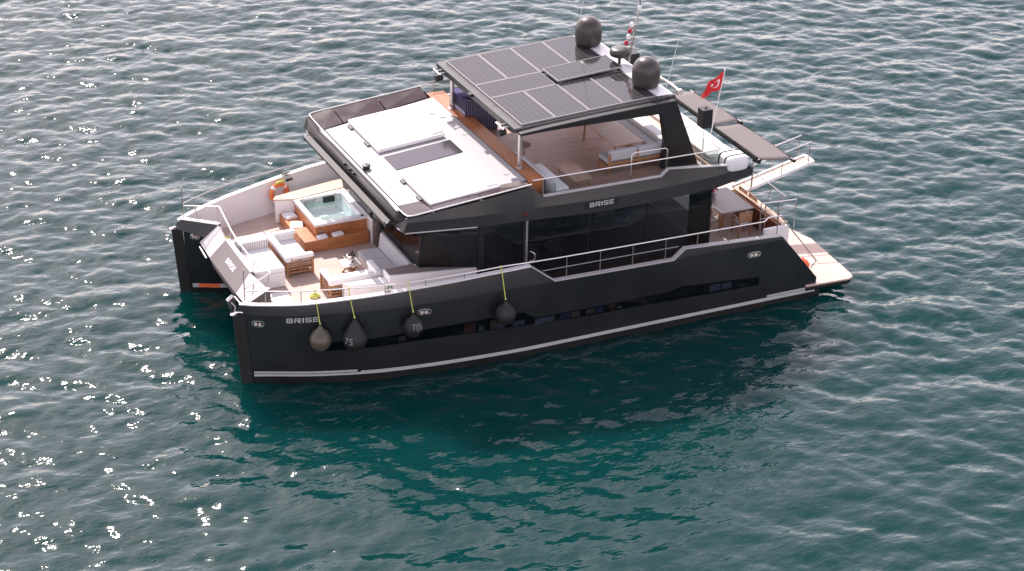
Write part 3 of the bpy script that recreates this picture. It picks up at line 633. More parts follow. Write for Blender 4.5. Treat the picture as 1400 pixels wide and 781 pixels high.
for s in (-1, 1):
    f = MB(); xs_ = sorted(set([p[0] for p in TOP+BOT if p[0] < 16.69]+[6, 10, 12, 14.4])); rg = []
    bx_ = sorted(BOT+[(16.7, 4.47)]); tx_ = TOP
    for x in xs_:
        zt = float(np.interp(x, *zip(*tx_))); zb = float(np.interp(x, *zip(*bx_))); zm = min(zb+.34+.10*max(0, min(1, (x-5)/6)), zt-.03) if x > 4.75 else zt-.02; zb = min(zb, zm-.02)
        if x < 4.84: zt, zm = 4.66, 4.64
        rg.append([(x, s*4.18, zt), (x, s*4.27, zt), (x, s*4.36, zm), (x, s*4.335, zb), (x, s*4.18, zb)])
    f.loft(rg); fas = f.build('side_fascia', 'fascia_paint', yacht, bevel=.01, ang=12)
    c = MB()
    cpts = [p for p in TOP if 9.25 < p[0] < 16.5]
    for (xa_, za_), (xb_, zb_) in zip(cpts[:-1], cpts[1:]): c.bar((xa_, s*4.30, za_+.018), (xb_, s*4.30, zb_+.018), .13, .03)
    c.build('capping', 'silver_paint', fas)
    l = MB(); l.tube([(4.72, s*3.9, 4.585), (4.80, s*4.37, 4.605), (7.1, s*4.385, 4.40)], .02); l.build('edge_trim', 'silver_paint', fas)
    # corner closing between front and side
    k = MB(); k.add([(4.86, s*4.25, 5.02), (4.74, s*4.25, 4.6), (4.72, s*3.6, 4.56), (5.2, s*4.25, 4.36), (5.2, s*3.5, 4.40)], [(0, 1, 2), (1, 3, 4, 2)]); k.build('corner_fascia', 'fascia_paint', fas)
    # bronze wind deflector panels, leaning outward
    for a, b in ((4.92, 5.72), (5.76, 7.28), (7.32, 8.86)):
        def yi_(x): return 3.18+(x-5.03)*.118
        q = [(a if a > 5 else 5.04, s*yi_(a), dz(a)+.03), (b, s*yi_(b), dz(b)+.03), (b, s*4.30, dz(b)+.17), (a, s*4.27, dz(a)+.15)]
        pane('wind_deflector', q, (0, -s*.15, 1), .012, 'bronze_panel', coach)
    rp = [(4.93, s*2.2, 4.985), (4.90, s*4.0, 5.06), (4.92, s*4.24, 5.09), (5.1, s*4.30, 5.11), (7.3, s*4.31, dz(7.3)+.19), (8.9, s*4.31, dz(8.9)+.19)]
    t = MB(); t.tube(rp, .022); t.build('deflector_rail', 'pipe_white', coach)
    und = MB(); und.prism([(5.2, 4.38), (7.1, 4.385), (8.25, 4.315), (11.3, 4.135), (13.4, 4.135), (15.4, 4.225), (15.4, 4.29), (13.4, 4.2), (11.3, 4.2), (8.25, 4.38), (5.2, 4.44)], 'xz', s*3.62, s*4.248); und.build('soffit', 'black_trim', fas)
t = MB(); t.tube([(4.93, -2.2, 4.985), (4.93, 2.2, 4.985)], .022); t.build('deflector_rail', 'pipe_white', coach)
pk = MB(); pk.prism([(9.1, 4.3), (15.6, 4.3), (16.6, 4.42), (16.6, 4.45), (9.1, 4.45)], 'xz', -4.24, 4.24); pk.prism([(6, 4.345), (9.1, 4.305), (9.1, 4.36), (6, 4.36)], 'xz', -3.6, 3.6)
pk.build('overhang', 'fascia_paint', yacht)
fly = MB(); fly.box(9.62, 15.3, -4.24, 4.24, 4.46, 4.65); fly.build('fly_deck', 'teak_fly', yacht)
fa = MB(); fa.box(15.303, 16.62, -4.24, 4.24, 4.46, 4.66); fa.build('aft_sun_deck', 'gelcoat', yacht)
# teak step in front of the fly deck
st = MB(); st.box(9.06, 9.64, -3.66, 4.14, 4.70, 5.20); step = st.build('teak_step', 'teak_warm', yacht, bevel=.015)
s3 = MB(); s3.box(9.03, 9.66, -3.68, 4.16, 5.203, 5.235); s3.build('step_top', 'teak_warm_x', step, bevel=.008)
# skylight in the coach roof
sk = MB(); sk.slab([(5.92, -.88, dz(5.92)+.03), (8.2, -.80, dz(8.2)+.03), (8.2, .24, dz(8.2)+.03), (5.92, .20, dz(5.92)+.03)], .02); skl = sk.build('skylight', 'skylight_pane', coach, bevel=.005)
ven = MB(); ven.lathe((5.15, -.30, dz(5.15)+.01), [(.11, 0), (.11, .09), (.13, .10), (.13, .15), (.02, .17)], 14); ven.build('vent', 'black_trim', coach)
for p in ((8.55, 2.45), (8.72, 2.0), (8.8, .4), (8.72, -2.9), (8.8, -3.3)):
    k = MB(); k.lathe((p[0], p[1], dz(p[0])+.012), [(.10, 0), (.10, .012), (.02, .016)], 14); k.build('deck_plate', 'silver_paint', coach)
# awning cassette across the front
cs = MB(); cs.tube([(4.55, -3.5, 4.57), (4.55, 3.5, 4.57)], .085, 12); cs.box(4.44, 4.66, -3.5, 3.5, 4.64, 4.665); csn = cs.build('awning_cassette', 'cassette_paint', yacht)
for s in (-1, 1): MB().tube([(4.55, s*3.5, 4.57), (4.55, s*3.6, 4.57)], .10, 12).build('end_cap', 'black_trim', csn)
for y in (-2.9, .4):
    MB().bar((4.62, y, 4.57), (4.95, y, 4.55), .06, .06).build('bracket', 'black_trim', csn)
sgn = MB(); sgn.box(10.72, 11.82, -4.375, -4.33, 4.33, 4.56); sb = sgn.build('name_board', 'black_trim', yacht, bevel=.004)
sign('lettering', 'BRISE', lambda u, v, o: (10.86+u, -4.377-o, 4.375+v), .84, .145, .012, 'letter_silver', sb)
MB().box(8.63, 8.77, -4.385, -4.33, 4.46, 4.58).build('navigation_light', 'red_lens', yacht, bevel=.015)

# ---- hardtop, posts, arches
ht = MB()
def hz(x): return 6.70+.052*(x-8.95)
secs = []
for x in (8.92, 9.05, 10, 11.3, 12.6, 13.9, 14.45):
    z = hz(x)+.0; cr = float(np.interp(x, [8.92, 9.05, 11.3, 13.9, 14.45], [0, .02, .07, .03, 0]))
    secs.append([(x, -3.03, z-.08), (x, -3.03, z+.0), (x, -2.98, z+.03), (x, 2.98, z+.03), (x, 3.03, z+.0), (x, 3.03, z-.08), (x, 2.8, z-.16), (x, -2.8, z-.16)])
ht.loft(secs); hard = ht.build('hardtop', 'skylit_bevel_grey', yacht, ang=25)
rb = MB(); rb.box(13.86, 14.42, -2.9, 2.9, hz(14.1)+.035, hz(14.1)+.06); rb.build('roof_rear', 'gelcoat', hard, bevel=.01)
for s in (-1, 1):
    # deep side beam running into the arch leg, one piece with a window opening
    outer = [(9.0, 6.58), (9.0, 6.66), (10.0, 6.735), (11.3, 6.81), (12.6, 6.87), (13.9, 6.92), (14.35, 6.94), (15.27, 4.67), (13.98, 4.67), (14.05, 5.55), (13.86, 6.50), (13.72, 6.56), (12.6, 6.575), (11.3, 6.60), (10.0, 6.61)]
    a = MB(); a.prism(outer, 'xz', s*3.035, s*3.27); arch = a.build('arch', 'black_trim', hard, bevel=.02)
    p = MB(); p.tube([(9.30, s*2.62, 5.23), (9.30, s*2.62, hz(9.3)-.10)], .075, 14); post = p.build('post', 'steel', hard)
    MB().lathe((9.30, s*2.62, 5.236), [(.12, 0), (.12, .02), (.08, .03)], 16).build('post_foot', 'steel', post)
# solar panels
PW, PL = 1.137, 2.29
def solar(x0, x1, y0, y1, lift, alongx=False, tilt=0):
    m = MB(); z0 = hz(x0)+.085+lift; z1 = hz(x1)+.085+lift+tilt
    m.add([(x0, y0, z0), (x1, y0, z1), (x1, y1, z1), (x0, y1, z0)], [(0, 1, 2, 3)], 0)
    e = .022
    def fr(xa_, xb_, ya_, yb_):
        za, zb = np.interp([xa_, xb_], [x0, x1], [z0, z1])
        m.hexa([(xa_, ya_, za-.05), (xb_, ya_, zb-.05), (xb_, yb_, zb-.05), (xa_, yb_, za-.05)], [(xa_, ya_, za+.006), (xb_, ya_, zb+.006), (xb_, yb_, zb+.006), (xa_, yb_, za+.006)], 1)
    fr(x0, x1, y0, y0+e); fr(x0, x1, y1-e, y1); fr(x0, x0+e, y0+e, y1-e); fr(x1-e, x1, y0+e, y1-e)
    o = m.build('solar_panel', ['solar_cells', 'alu_frame'], hard)
    uv = o.data.uv_layers.new(name='UVMap')
    for p in o.data.polygons:
        for li in p.loop_indices:
            co = o.data.vertices[o.data.loops[li].vertex_index].co; a = (co.x-x0)/(x1-x0); b = (co.y-y0)/(y1-y0)
            uv.data[li].uv = (b, a) if alongx else (a, b)
    return o
g = .022; X0 = 9.20
for i in range(4):
    xa = X0+i*(PW+g)
    solar(xa, xa+PW, .575+g, .575+g+PL, 0); solar(xa, xa+PW, -.575-g-PL, -.575-g, 0)
solar(X0, X0+2.29, -.567, .567, 0, True); solar(X0+2.36, X0+2.36+2.29, -.567, .567, .10, True, .03)
un = MB()
for x in (11.75, 13.6):
    for y in (-.45, .45): un.box(x-.03, x+.03, y-.03, y+.03, hz(x)+.03, hz(x)+.14)
un.build('panel_bracket', 'alu_frame', hard)
# domes, radar, mast
dome_prof = [(.20, 0), (.30, .02), (.37, .06), (.42, .12), (.44, .19), (.443, .215), (.436, .22), (.436, .235), (.445, .24), (.447, .40), (.445, .58), (.43, .68), (.39, .79), (.32, .885), (.23, .95), (.12, .988), (.0005, 1.0)]
for s in (-1, 1):
    d = MB(); d.lathe((13.93, s*2.0, hz(13.9)+.03), dome_prof, 40); dm = d.build('satellite_dome', 'dome_paint', hard, ang=50)
rd = MB(); rd.lathe((14.05, 0, hz(14)+.3), [(.05, -.27), (.05, 0), (.16, .0), (.24, .04), (.31, .07), (.335, .12), (.335, .22), (.32, .27), (.27, .305), (.15, .33), (.0005, .34)], 32); rd.build('radar', 'dome_paint', hard, ang=50)
bx = MB(); bx.obox((14.62, .25, hz(14.4)+.1), (.35, .5, .42)); bx.build('light_box', 'black_trim', hard, bevel=.02)
ms = MB(); ms.tube([(14.42, 0, 7.0), (14.46, 0, 7.5), (14.58, 0, 8.2), (14.70, .02, 8.9), (14.72, .02, 9.25)],   .03, smooth=6); mast = ms.build('signal_mast', 'steel_dull', hard)
for x, z, mt in ((14.35, 7.72, 'signal_red'), (14.42, 7.92, 'letter_white'), (14.46, 8.12, 'signal_red'), (14.52, 8.32, 'letter_white'), (14.70, 8.85, 'letter_white')):
    q = MB(); q.lathe((x-.08 if z < 8.8 else x, 0, z), [(.05, -.08), (.065, -.06), (.065, .05), (.04, .08)], 12); q.tube([(x-.08 if z < 8.8 else x, 0, z), (x+.14, 0, z-.03)], .012) if z < 8.8 else None
    q.build('signal_light', mt, mast)
for p0, p1 in (((13.6, 2.25, 6.9), (14.0, 2.3, 9.6)), ((14.5, -2.3, 6.9), (14.9, -2.25, 8.6))):
    w = MB(); w.tube([p0, p1], [.014, .007]); w.build('whip_antenna', 'pipe_white', hard)
bo = MB(); bo.tube([(14.6, -.9, 7.05), (14.75, -2.0, 7.02), (14.78, -2.6, 6.98)], .05); bo.box(14.68, 14.86, -2.75, -2.6, 6.86, 7.03); bo.build('deck_crane', 'table_stone', hard, bevel=.01)
for y in (-2.35, 2.55):
    q = MB(); q.lathe((8.80, y, 6.40), [(.10, -.12), (.115, -.1), (.115, .1), (.08, .13)], 16, 0, Matrix.Rotation(R(80), 3, 'Y')); q.box(8.77, 8.83, y-.03, y+.03, 6.5, 6.66); sl_ = q.build('search_light', 'black_trim', hard)
    q = MB(); q.tube([(8.68, y-.22, 6.62), (8.95, y-.2, 6.64)], .025); q.tube([(8.66, y, 6.64), (9.0, y+.02, 6.66)], .025); q.tube([(8.72, y-.3, 6.62), (8.72, y+.25, 6.64)], .02); q.build('horn', 'steel', hard)
q = MB(); q.box(8.82, 9.0, .1, .3, 6.62, 6.72); q.build('roof_camera', 'black_trim', hard, bevel=.02)

# ---- rails
def rail(name, path, posts=(), mids=(), r=.022, mt='steel', parent=None, smooth=0):
    t = MB(); t.tube(path, r, 8, smooth=smooth); o = t.build(name, mt, parent or yacht)
    for a, b in posts: MB().tube([a, b], .016, 8).build('post', 'steel_dull', o)
    for pth in mids: MB().tube(pth, .014, 6).build('mid_rail', mt, o)
    return o
for s in (-1, 1):
    def rz_(x): return float(np.interp(x, [.2, 2, 4, 7.6, 9.4, 17], [3.11, 3.14, 3.15, 3.27, 3.22, 3.10]))
    xs = [.22, .6, 1.0, 1.5, 2.1, 2.8, 3.6, 4.6, 5.7, 6.8, 7.7, 8.6, 9.4, 10.4, 12, 13.5, 15, 16.8]
    path = [(x, s*(max(capy(x), 3.2)-.07), rz_(x)) for x in xs]
    end = [(16.95, s*5.05, 3.22), (17.45, s*5.04, 3.2)]
    posts = [((x, s*(capy(x)-.07), capz(x)), (x, s*(capy(x)-.07), rz_(x))) for x in (.7, 1.65, 2.85, 4.05, 5.25, 6.45, 7.65, 9.8, 10.95, 12.08, 13.24, 14.37, 15.51, 16.67)]
    mids = [[(8.98, s*5.05, 2.88), (10.9, s*5.05, 2.855), (12, s*5.05, 2.84), (13.7, s*5.05, 2.81)]]
    rail('guard_rail', path+end, posts, mids)
    # bow gate rail, from the tip in along the V, then across to the plate
    pth = [(.22, s*3.11, 3.11), (1.22, s*2.51, 3.15), (1.16, s*1.2, 2.95), (1.15, s*.5, 2.88), (1.15, 0, 2.87)]
    rail('bow_rail', pth, [((.55, s*2.78, 2.64), (.55, s*2.91, 3.12)), ((1.12, s*2.41, 2.62), (1.15, s*2.55, 3.145)), ((1.06, s*1.15, 2.63), (1.16, s*1.15, 2.945)), ((1.05, s*.45, 2.63), (1.15, s*.45, 2.875))])
    MB().tube([(.20, s*3.12, 2.66), (.19, s*3.13, 3.74)], .016).build('jackstaff', 'steel_dull', yacht)
    ce = MB(); ce.tube([(4.0, s*(capy(4)-.1), capz(4)+.06), (4.3, s*(capy(4.3)-.1), capz(4.3)+.06)], .03); ce.box(4.1, 4.2, s*(capy(4)-.15), s*(capy(4)-.02), capz(4)+.01, capz(4)+.06); ce.build('mooring_cleat', 'steel_dull', yacht)
    # glass balustrade of the fly deck
    gp = [(9.35, 5.05), (13.3, 5.0), (13.55, 5.22), (15.45, 5.0), (15.45, 5.50), (9.35, 5.55)]
    b = MB(); b.prism(gp, 'xz', s*4.28, s*4.292); bal = b.build('balustrade', 'rail_glass', yacht)
    MB().tube([(8.95, s*4.285, 5.56), (15.46, s*4.285, 5.51)], .02).build('top_rail', 'steel', bal)
    MB().tube([(9.30, s*4.285, 5.0), (9.30, s*4.285, 5.55)], .015).build('post', 'steel', bal)
tg = MB(); tg.box(15.44, 15.452, -4.2, -2.1, 4.7, 5.48); tb = tg.build('balustrade', 'rail_glass', yacht)
MB().tube([(15.46, -4.285, 5.51), (15.5, -2.05, 5.45)], .02).build('top_rail', 'steel', tb)
lf = MB(); lf.tube([(12.45, -4.0, 4.66), (12.45, -4.0, 5.72), (12.55, -4.0, 5.76), (13.6, -4.0, 5.74), (13.70, -4.0, 5.69), (13.70, -4.0, 4.66)], .022); lf.build('boarding_gate', 'steel', yacht)

# ---- cockpit, transom, platform, passerelle
ck = MB(); ck.box(15.64, 18.02, -4.2, 4.2, 1.69, 1.70); ck.build('cockpit_sole', 'teak_deck', yacht)
tw = MB(); tw.box(18.02, 18.20, -4.2, -1.2, 1.05, 2.42); tw.box(18.02, 18.20, 1.2, 4.2, 1.05, 2.42); tw.box(18.02, 18.2, -1.2, 1.2, 1.05, 1.9); trn = tw.build('transom', 'gelcoat', yacht, bevel=.02)
for a, b in ((-4.2, -1.2), (1.2, 4.2)):
    MB().box(17.98, 18.25, a, b, 2.423, 2.46).build('teak_cap', 'teak_pale', trn, bevel=.008)
    MB().box(17.90, 18.018, a+.02, b-.02, 1.705, 2.40).build('teak_lining', 'teak_warm_x', trn)
for s in (-1, 1):
    w = MB(); w.prism([(17.3, 1.70), (18.25, 1.70), (18.25, 2.40), (17.3, 2.40)], 'xz', s*4.22, s*4.34); w.build('stair_side', 'gelcoat', yacht, bevel=.01)
    for i in range(4):
        x = 17.5+.36*i; z = 1.62-.28*i
        MB().box(x, x+.40, min(s*2.9, s*4.85), max(s*2.9, s*4.85), z-.25, z).build('stair_step', 'teak_platform', yacht, bevel=.01)
    py = lambda v: s*v
    pf = MB(); pf.slab([(18.55, py(5.17), .52), (20.15, py(5.26), .52), (20.33, py(5.18), .52), (20.40, py(5.0), .52), (20.62, py(2.2), .52), (20.55, py(2.0), .52), (20.35, py(1.2), .52), (18.4, py(1.2), .52)], .05, 0)
    plt = pf.build('swim_platform', 'teak_platform', yacht)
    pb = MB(); pb.slab([(18.55, py(5.15), .468), (20.13, py(5.24), .468), (20.31, py(5.16), .468), (20.38, py(4.98), .468), (20.60, py(2.2), .468), (20.53, py(2.0), .468), (20.33, py(1.22), .468), (18.4, py(1.22), .468)], .17)
    pb.build('platform_edge', 'boot_paint', plt, bevel=.04)
    MB().box(18.9, 19.12, min(py(4.9), py(5.1)), max(py(4.9), py(5.1)), -.3, .30).build('rudder_post', 'boot_paint', plt)
    rail('stair_rail', [(17.45, s*4.75, 3.18), (17.62, s*4.72, 3.0), (19.17, s*4.7, 1.11), (18.97, s*4.7, .86)], [((17.50, s*4.75, 1.6), (17.50, s*4.75, 3.14))], mt='steel_dull')
    rail('stern_gate', [(17.28, s*4.05, 3.22), (18.51, s*4.20, 3.22), (18.51, s*4.20, 2.2)], [((17.28, s*4.05, 1.7), (17.28, s*4.05, 3.22)), ((17.45, s*4.07, 1.7), (17.45, s*4.07, 3.22)), ((17.9, s*4.12, 2.42), (17.9, s*4.12, 3.22))], [[(17.28, s*4.05, 2.95), (18.51, s*4.2, 2.95)], [(17.28, s*4.05, 2.66), (18.51, s*4.2, 2.66)]])
rail('transom_rail', [(18.3, -1.75, 3.28), (18.33, -3.87, 3.2), (17.6, -3.91, 3.2)], [((18.28, -1.8, 2.45), (18.3, -1.8, 3.6)), ((18.12, -3.0, 2.45), (18.32, -3.0, 3.22)), ((18.12, -3.8, 2.45), (18.33, -3.8, 3.2))], mt='rail_grey', r=.018)
ps = MB()
def pz(x): return 2.16+(x-18.5)*.235
def seg(x0, x1, y0, y1, lo, hi, m): ps.hexa([(x0, y0, pz(x0)+lo), (x1, y0, pz(x1)+lo), (x1, y1, pz(x1)+lo), (x0, y1, pz(x0)+lo)], [(x0, y0, pz(x0)+hi), (x1, y0, pz(x1)+hi), (x1, y1, pz(x1)+hi), (x0, y1, pz(x0)+hi)], m)
seg(18.4, 21.25, -1.08, -.98, -.06, .05, 0); seg(18.4, 21.25, -.52, -.42, -.06, .05, 0); seg(21.15, 21.27, -.98, -.52, -.06, .05, 0); seg(18.4, 21.15, -.98, -.52, -.05, .0, 1)
pas = ps.build('passerelle', ['gelcoat', 'teak_pale'], yacht, bevel=.01)
for y in (-1.06, -.44):
    rail('passerelle_rail', [(18.75, y, pz(18.75)+.86), (21.05, y, pz(21.05)+.82)], [((x, y, pz(x)), (x, y, pz(x)+.84)) for x in (18.8, 19.95, 21.0)], parent=pas)
    
# awnings over the aft deck
def awning(y0, y1, x0, x1a, x1b, z0, z1, ya, yb):
    m = MB(); n = 10; rows = []
    for i in range(n+1):
        t = i/n; row = []
        for j in range(9):
            u = j/8; xa_ = x0+(x1a-x0)*u; xb_ = x0+(x1b-x0)*u
            x = xa_*(1-t)+xb_*t; y = (y0+(ya-y0)*u)*(1-t)+(y1+(yb-y1)*u)*t
            sag = -.03*math.sin(math.pi*u)+.02*math.sin(math.pi*t)*u
            row.append((x, y, z0+(z1-z0)*u+sag))
        rows.append(row)
    m.loft(rows, closed=False, cap=False); o = m.build('awning', 'awning_fabric', yacht); sd = o.modifiers.new('solid', 'SOLIDIFY'); sd.thickness = .012
    c = MB(); c.tube([(x0, y0, z0), (x0, y1, z0)], .07, 10); c.build('roller', 'matte_black', o)
    c = MB(); c.tube([(x1a, ya, z1), (x1b, yb, z1)], .022, 8); c.build('front_bar', 'matte_black', o)
    for (xx, yy) in ((x1a, ya), (x1b, yb)):
        k = MB(); k.tube([(xx-.02, yy+.05, z1-.03), (xx, yy-.14, z1-.04)], .06, 10); k.build('end_cap', 'black_trim', o)
    k = MB(); k.tube([(x0+.05, y1-.08, z0-.05), (x0-.02, y1+.15, z0-.05)], .085, 10); k.build('end_cap', 'black_trim', o)
    for f in (.12, .88):
        yy = y0+(y1-y0)*f; yb_ = ya+(yb-ya)*f; xo = x1a+(x1b-x1a)*f
        k = MB(); k.tube([(x0, yy, z0-.08), ((x0+xo)/2, yy+.35, (z0+z1)/2-.22), (xo, yb_, z1-.06)], .022, 8); k.build('folding_arm', 'black_trim', o)
    return o
awning(1.55, -1.45, 16.78, 17.98, 18.15, 5.02, 4.80, 1.9, -.98)
awning(-1.55, -4.40, 16.75, 18.15, 18.20, 5.0, 4.72, -1.02, -4.22)

# ================================================================== LOOSE THINGS ON BOARD
def lounge_chair(label, loc, rz, Wd, D=.88):
    t = thing('lounge_chair', label, 'armchair', loc, rz, 'teak lounge chairs on the foredeck')
    h = Wd/2
    for x in (.035, D-.035):
        for y in (-h+.035, h-.035): MB().box(x-.035, x+.035, y-.035, y+.035, 0, .60).build('leg', 'teak_wood', t, bevel=.008)
    f = MB()
    for y in (-h+.035, h-.035):
        f.box(.07, D-.07, y-.03, y+.03, .54, .60); f.box(.07, D-.07, y-.025, y+.025, .10, .16)
        for z in (.24, .34, .44): f.box(.07, D-.07, y-.012, y+.012, z-.03, z+.03)
        f.box(.42, .47, y-.02, y+.02, .16, .54)
    f.box(.01, .06, -h+.07, h-.07, .54, .60); f.box(.012, .058, -h+.07, h-.07, .10, .16)
    for z in (.24, .34, .44): f.box(.023, .047, -h+.07, h-.07, z-.03, z+.03)
    f.box(.07, D-.08, -h+.07, h-.07, .20, .235); f.box(D-.07, D-.03, -h+.07, h-.07, .16, .24)
    f.build('frame', 'teak_wood', t, bevel=.006)
    MB().box(.10, D-.01, -h+.10, h-.10, .24, .40).build('seat_cushion', 'cushion_white', t, bevel=.045, seg=4)
    MB().box(-.05, .15, -h-.02, h+.02, .50, .70).build('back_cushion', 'cushion_white', t, bevel=.06, seg=4)
    MB().box(.10, .20, -h+.12, h-.12, .40, .52).build('back_cushion', 'cushion_white', t, bevel=.03, seg=3)
    for s in (-1, 1):
        MB().box(.15, D+.02, s*(h-.09)-.11, s*(h-.09)+.11, .565, .70).build('arm_cushion', 'cushion_white', t, bevel=.055, seg=4)
        MB().box(.16, D-.04, s*(h-.13)-.035, s*(h-.13)+.035, .40, .57).build('arm_cushion', 'cushion_white', t, bevel=.02, seg=2)
    return t
lounge_chair('teak lounge chair with white cushions in front of the hot tub steps', (2.44, .56, DK), 0, 1.92)
lounge_chair('teak lounge chair with white cushions by the near rail, next to the plant table', (3.97, -2.38, DK), R(90), 1.72)

t = thing('day_bed', 'white block day bed with striped bolster behind the bow plate', 'day bed', (1.20, -.92, DK))
MB().box(0, 1.0, 0, 1.55, 0, .50).build('base', 'gelcoat', t, bevel=.03)
MB().box(.0, 1.0, -.01, 1.56, .503, .66).build('mattress', 'cushion_white', t, bevel=.05, seg=3)
MB().box(.02, 1.0, 1.56, 2.02, 0, .96).build('backrest', 'cushion_white', t, bevel=.06, seg=4)
MB().box(.06, .97, 1.50, 1.62, .62, .94).build('bolster', 'cushion_stripe', t, bevel=.03, seg=3)

t = thing('corner_sofa', 'grey cushioned corner sofa under the windscreen', 'sofa', (4.84, -2.56, DK))
MB().box(.02, .88, .02, 2.36, 0, .26).build('base', 'gelcoat', t, bevel=.02)
for a, b in ((.03, .80), (.81, 1.58), (1.59, 2.36)):
    MB().box(0, .70, a, b, .263, .40).build('seat_cushion', 'cushion_grey', t, bevel=.04, seg=3)
MB().hexa([(.70, .02, .26), (.88, .02, .26), (.88, 2.38, .26), (.70, 2.38, .26)], [(.78, .02, .88), (.90, .02, .88), (.90, 2.38, .88), (.78, 2.38, .88)]).build('backrest', 'cushion_grey', t, bevel=.03, seg=3)
MB().box(-.18, .82, -.02, .16, .26, .80).build('armrest', 'cushion_grey', t, bevel=.05, seg=3)

t = thing('side_table', 'small square table with crossed teak legs holding the plant', 'table', (4.35, -.88, DK))
MB().box(-.32, .32, -.29, .29, .37, .405).build('tabletop', 'table_stone', t, bevel=.008)
for s in (-1, 1):
    for q in (-1, 1): MB().bar((q*.22, s*.18, 0), (-q*.22, s*.18, .37), .035, .045).build('leg', 'teak_wood', t)
t = thing('potted_plant', 'dark red succulent in a silver goblet pot on the side table', 'plant', (4.38, -.90, DK+.406))
MB().lathe((0, 0, 0), [(.09, 0), (.085, .015), (.03, .04), (.025, .10), (.08, .13), (.14, .19), (.155, .25), (.14, .252), (.13, .22), (.0005, .20)], 20).build('pot', 'steel', t)
lf = MB()
for i in range(46):
    a = rng.uniform(0, 6.28); e = rng.uniform(.1, 1.45); Ls = rng.uniform(.10, .20); d = Vector((math.cos(a)*math.cos(e), math.sin(a)*math.cos(e), math.sin(e)))
    b0 = Vector((rng.uniform(-.05, .05), rng.uniform(-.05, .05), .22)); sd = d.cross(Vector((0, 0, 1))).normalized(); w_ = rng.uniform(.02, .035); mid = b0+d*Ls*.6; nn = sd.cross(d)*.012
    lf.add([b0-sd*w_*.5, b0+sd*w_*.5, mid+sd*w_, b0+d*Ls+Vector((0, 0, -.01)), mid-sd*w_, mid+nn], [(0, 1, 2, 5), (0, 5, 4), (5, 2, 3), (4, 5, 3)], int(rng.integers(0, 3)))
lf.build('leaves', ['leaf_red', 'leaf_dark', 'cushion_stripe'], t)

# hot tub
t = thing('hot_tub', 'square white hot tub full of turquoise water in a teak surround', 'hot tub', (3.95, 1.20, DK))
tx, ty, rz2 = 1.80, 2.32, .83
s_ = MB()
s_.box(.03, tx-.02, .03, .10, 0, rz2-.09); s_.box(.03, .10, .10, ty-.10, 0, rz2-.09); s_.box(tx-.09, tx-.02, .10, ty-.1, 0, rz2-.09); s_.box(.03, tx-.02, ty-.10, ty-.03, 0, rz2-.09)
s_.build('teak_surround', 'teak_warm_x', t)
rm = MB(); i0, i1, j0, j1 = .17, tx-.17, .22, ty-.30
for b in ((0, tx, 0, j0), (0, tx, j1, ty), (0, i0, j0, j1), (i1, tx, j0, j1)): rm.box(*b, rz2-.085, rz2)
rim = rm.build('rim', 'gelcoat', t, bevel=.012, seg=3)
ba = MB()
ba.box(i0-.02, i1+.02, j0-.02, j1+.02, .12, .15)
ba.hexa([(i0-.03, j0-.03, .15), (i0+.15, j0, .15), (i0+.15, j1, .15), (i0-.03, j1+.03, .15)], [(i0-.03, j0-.03, rz2-.09), (i0, j0, rz2-.09), (i0, j1, rz2-.09), (i0-.03, j1+.03, rz2-.09)])
ba.hexa([(i1-.15, j0, .15), (i1+.03, j0-.03, .15), (i1+.03, j1+.03, .15), (i1-.15, j1, .15)], [(i1, j0, rz2-.09), (i1+.03, j0-.03, rz2-.09), (i1+.03, j1+.03, rz2-.09), (i1, j1, rz2-.09)])
ba.box(i0, i1, j1-.02, j1+.05, .15, rz2-.09); ba.box(i0, i1, j0-.05, j0+.02, .15, rz2-.09)
ba.box(i0+.1, i1-.1, j1-.6, j1-.02, .15, .36); ba.box(i0+.1, i1-.1, j0+.02, j0+.7, .15, .42); ba.box(i0+.1, i0+.5, j0+.7, j1-.6, .15, .38)
basin = ba.build('basin', 'gelcoat', t, bevel=.03, seg=3)
w_ = MB(); w_.add([(i0-.01, j0-.01, .66), (i1+.01, j0-.01, .66), (i1+.01, j1+.01, .66), (i0-.01, j1+.01, .66)], [(0, 1, 2, 3)]); w_.build('water', 'tub_water', t)
h1 = MB(); h1.box(.98, 1.38, j1-.11, j1-.03, .60, .82); h1.build('headrest', 'black_trim', t, bevel=.02)
h1 = MB(); h1.box(.35, .72, j1-.10, j1-.03, .66, .82); h1.build('headrest', 'cushion_grey', t, bevel=.02)
for x, z in ((.40, .60), (.62, .60), (.85, .62)): MB().ball((x, j1-.03, z), .025, n=8).build('jet', 'steel_dull', basin)
MB().tube([(1.42, j1+.02, rz2), (1.42, j1+.02, rz2+.07), (1.42, j1-.1, rz2+.07)], .03).build('spout', 'steel', t)
MB().box(1.60, 1.68, .08, .13, rz2, rz2+.03).build('control_knob', 'black_trim', t)
bk = MB(); bk.box(tx-.01, tx+.05, -.35, ty, 0, rz2+.01); bk.build('back_panel', 'gelcoat', t, bevel=.01)
stp = MB(); stp.box(-.45, 1.74, -.26, .028, 0, .41); lp = stp.build('step', 'teak_warm', t, bevel=.012)
stl = MB(); stl.box(-.45, .028, .032, .85, 0, .40); stl.build('step', 'teak_warm', t, bevel=.012)
stm = MB(); stm.box(-.45, .028, .855, 2.25, 0, .32); stm.build('step', 'teak_warm', t, bevel=.012)
MB().box(.16, .28, .022, .03, .44, .58).build('step_light', 'steel_dull', t)
def towel(label, x, y, z, rz, sx, sy, n=3):
    t = thing('folded_towel', label, 'towel', (x, y, z), rz, 'white towels on the tub steps')
    for i in range(n): MB().box(-sx/2+.008*i, sx/2-.012*i, -sy/2, sy/2-.01*i, .002+i*.032, .03+i*.032).build('fold', 'towel', t, bevel=.012, seg=2)
towel('folded white towel on the forward tub step, nearer the lifebuoy', 3.76, 3.12, DK+.32, .08, .40, .42)
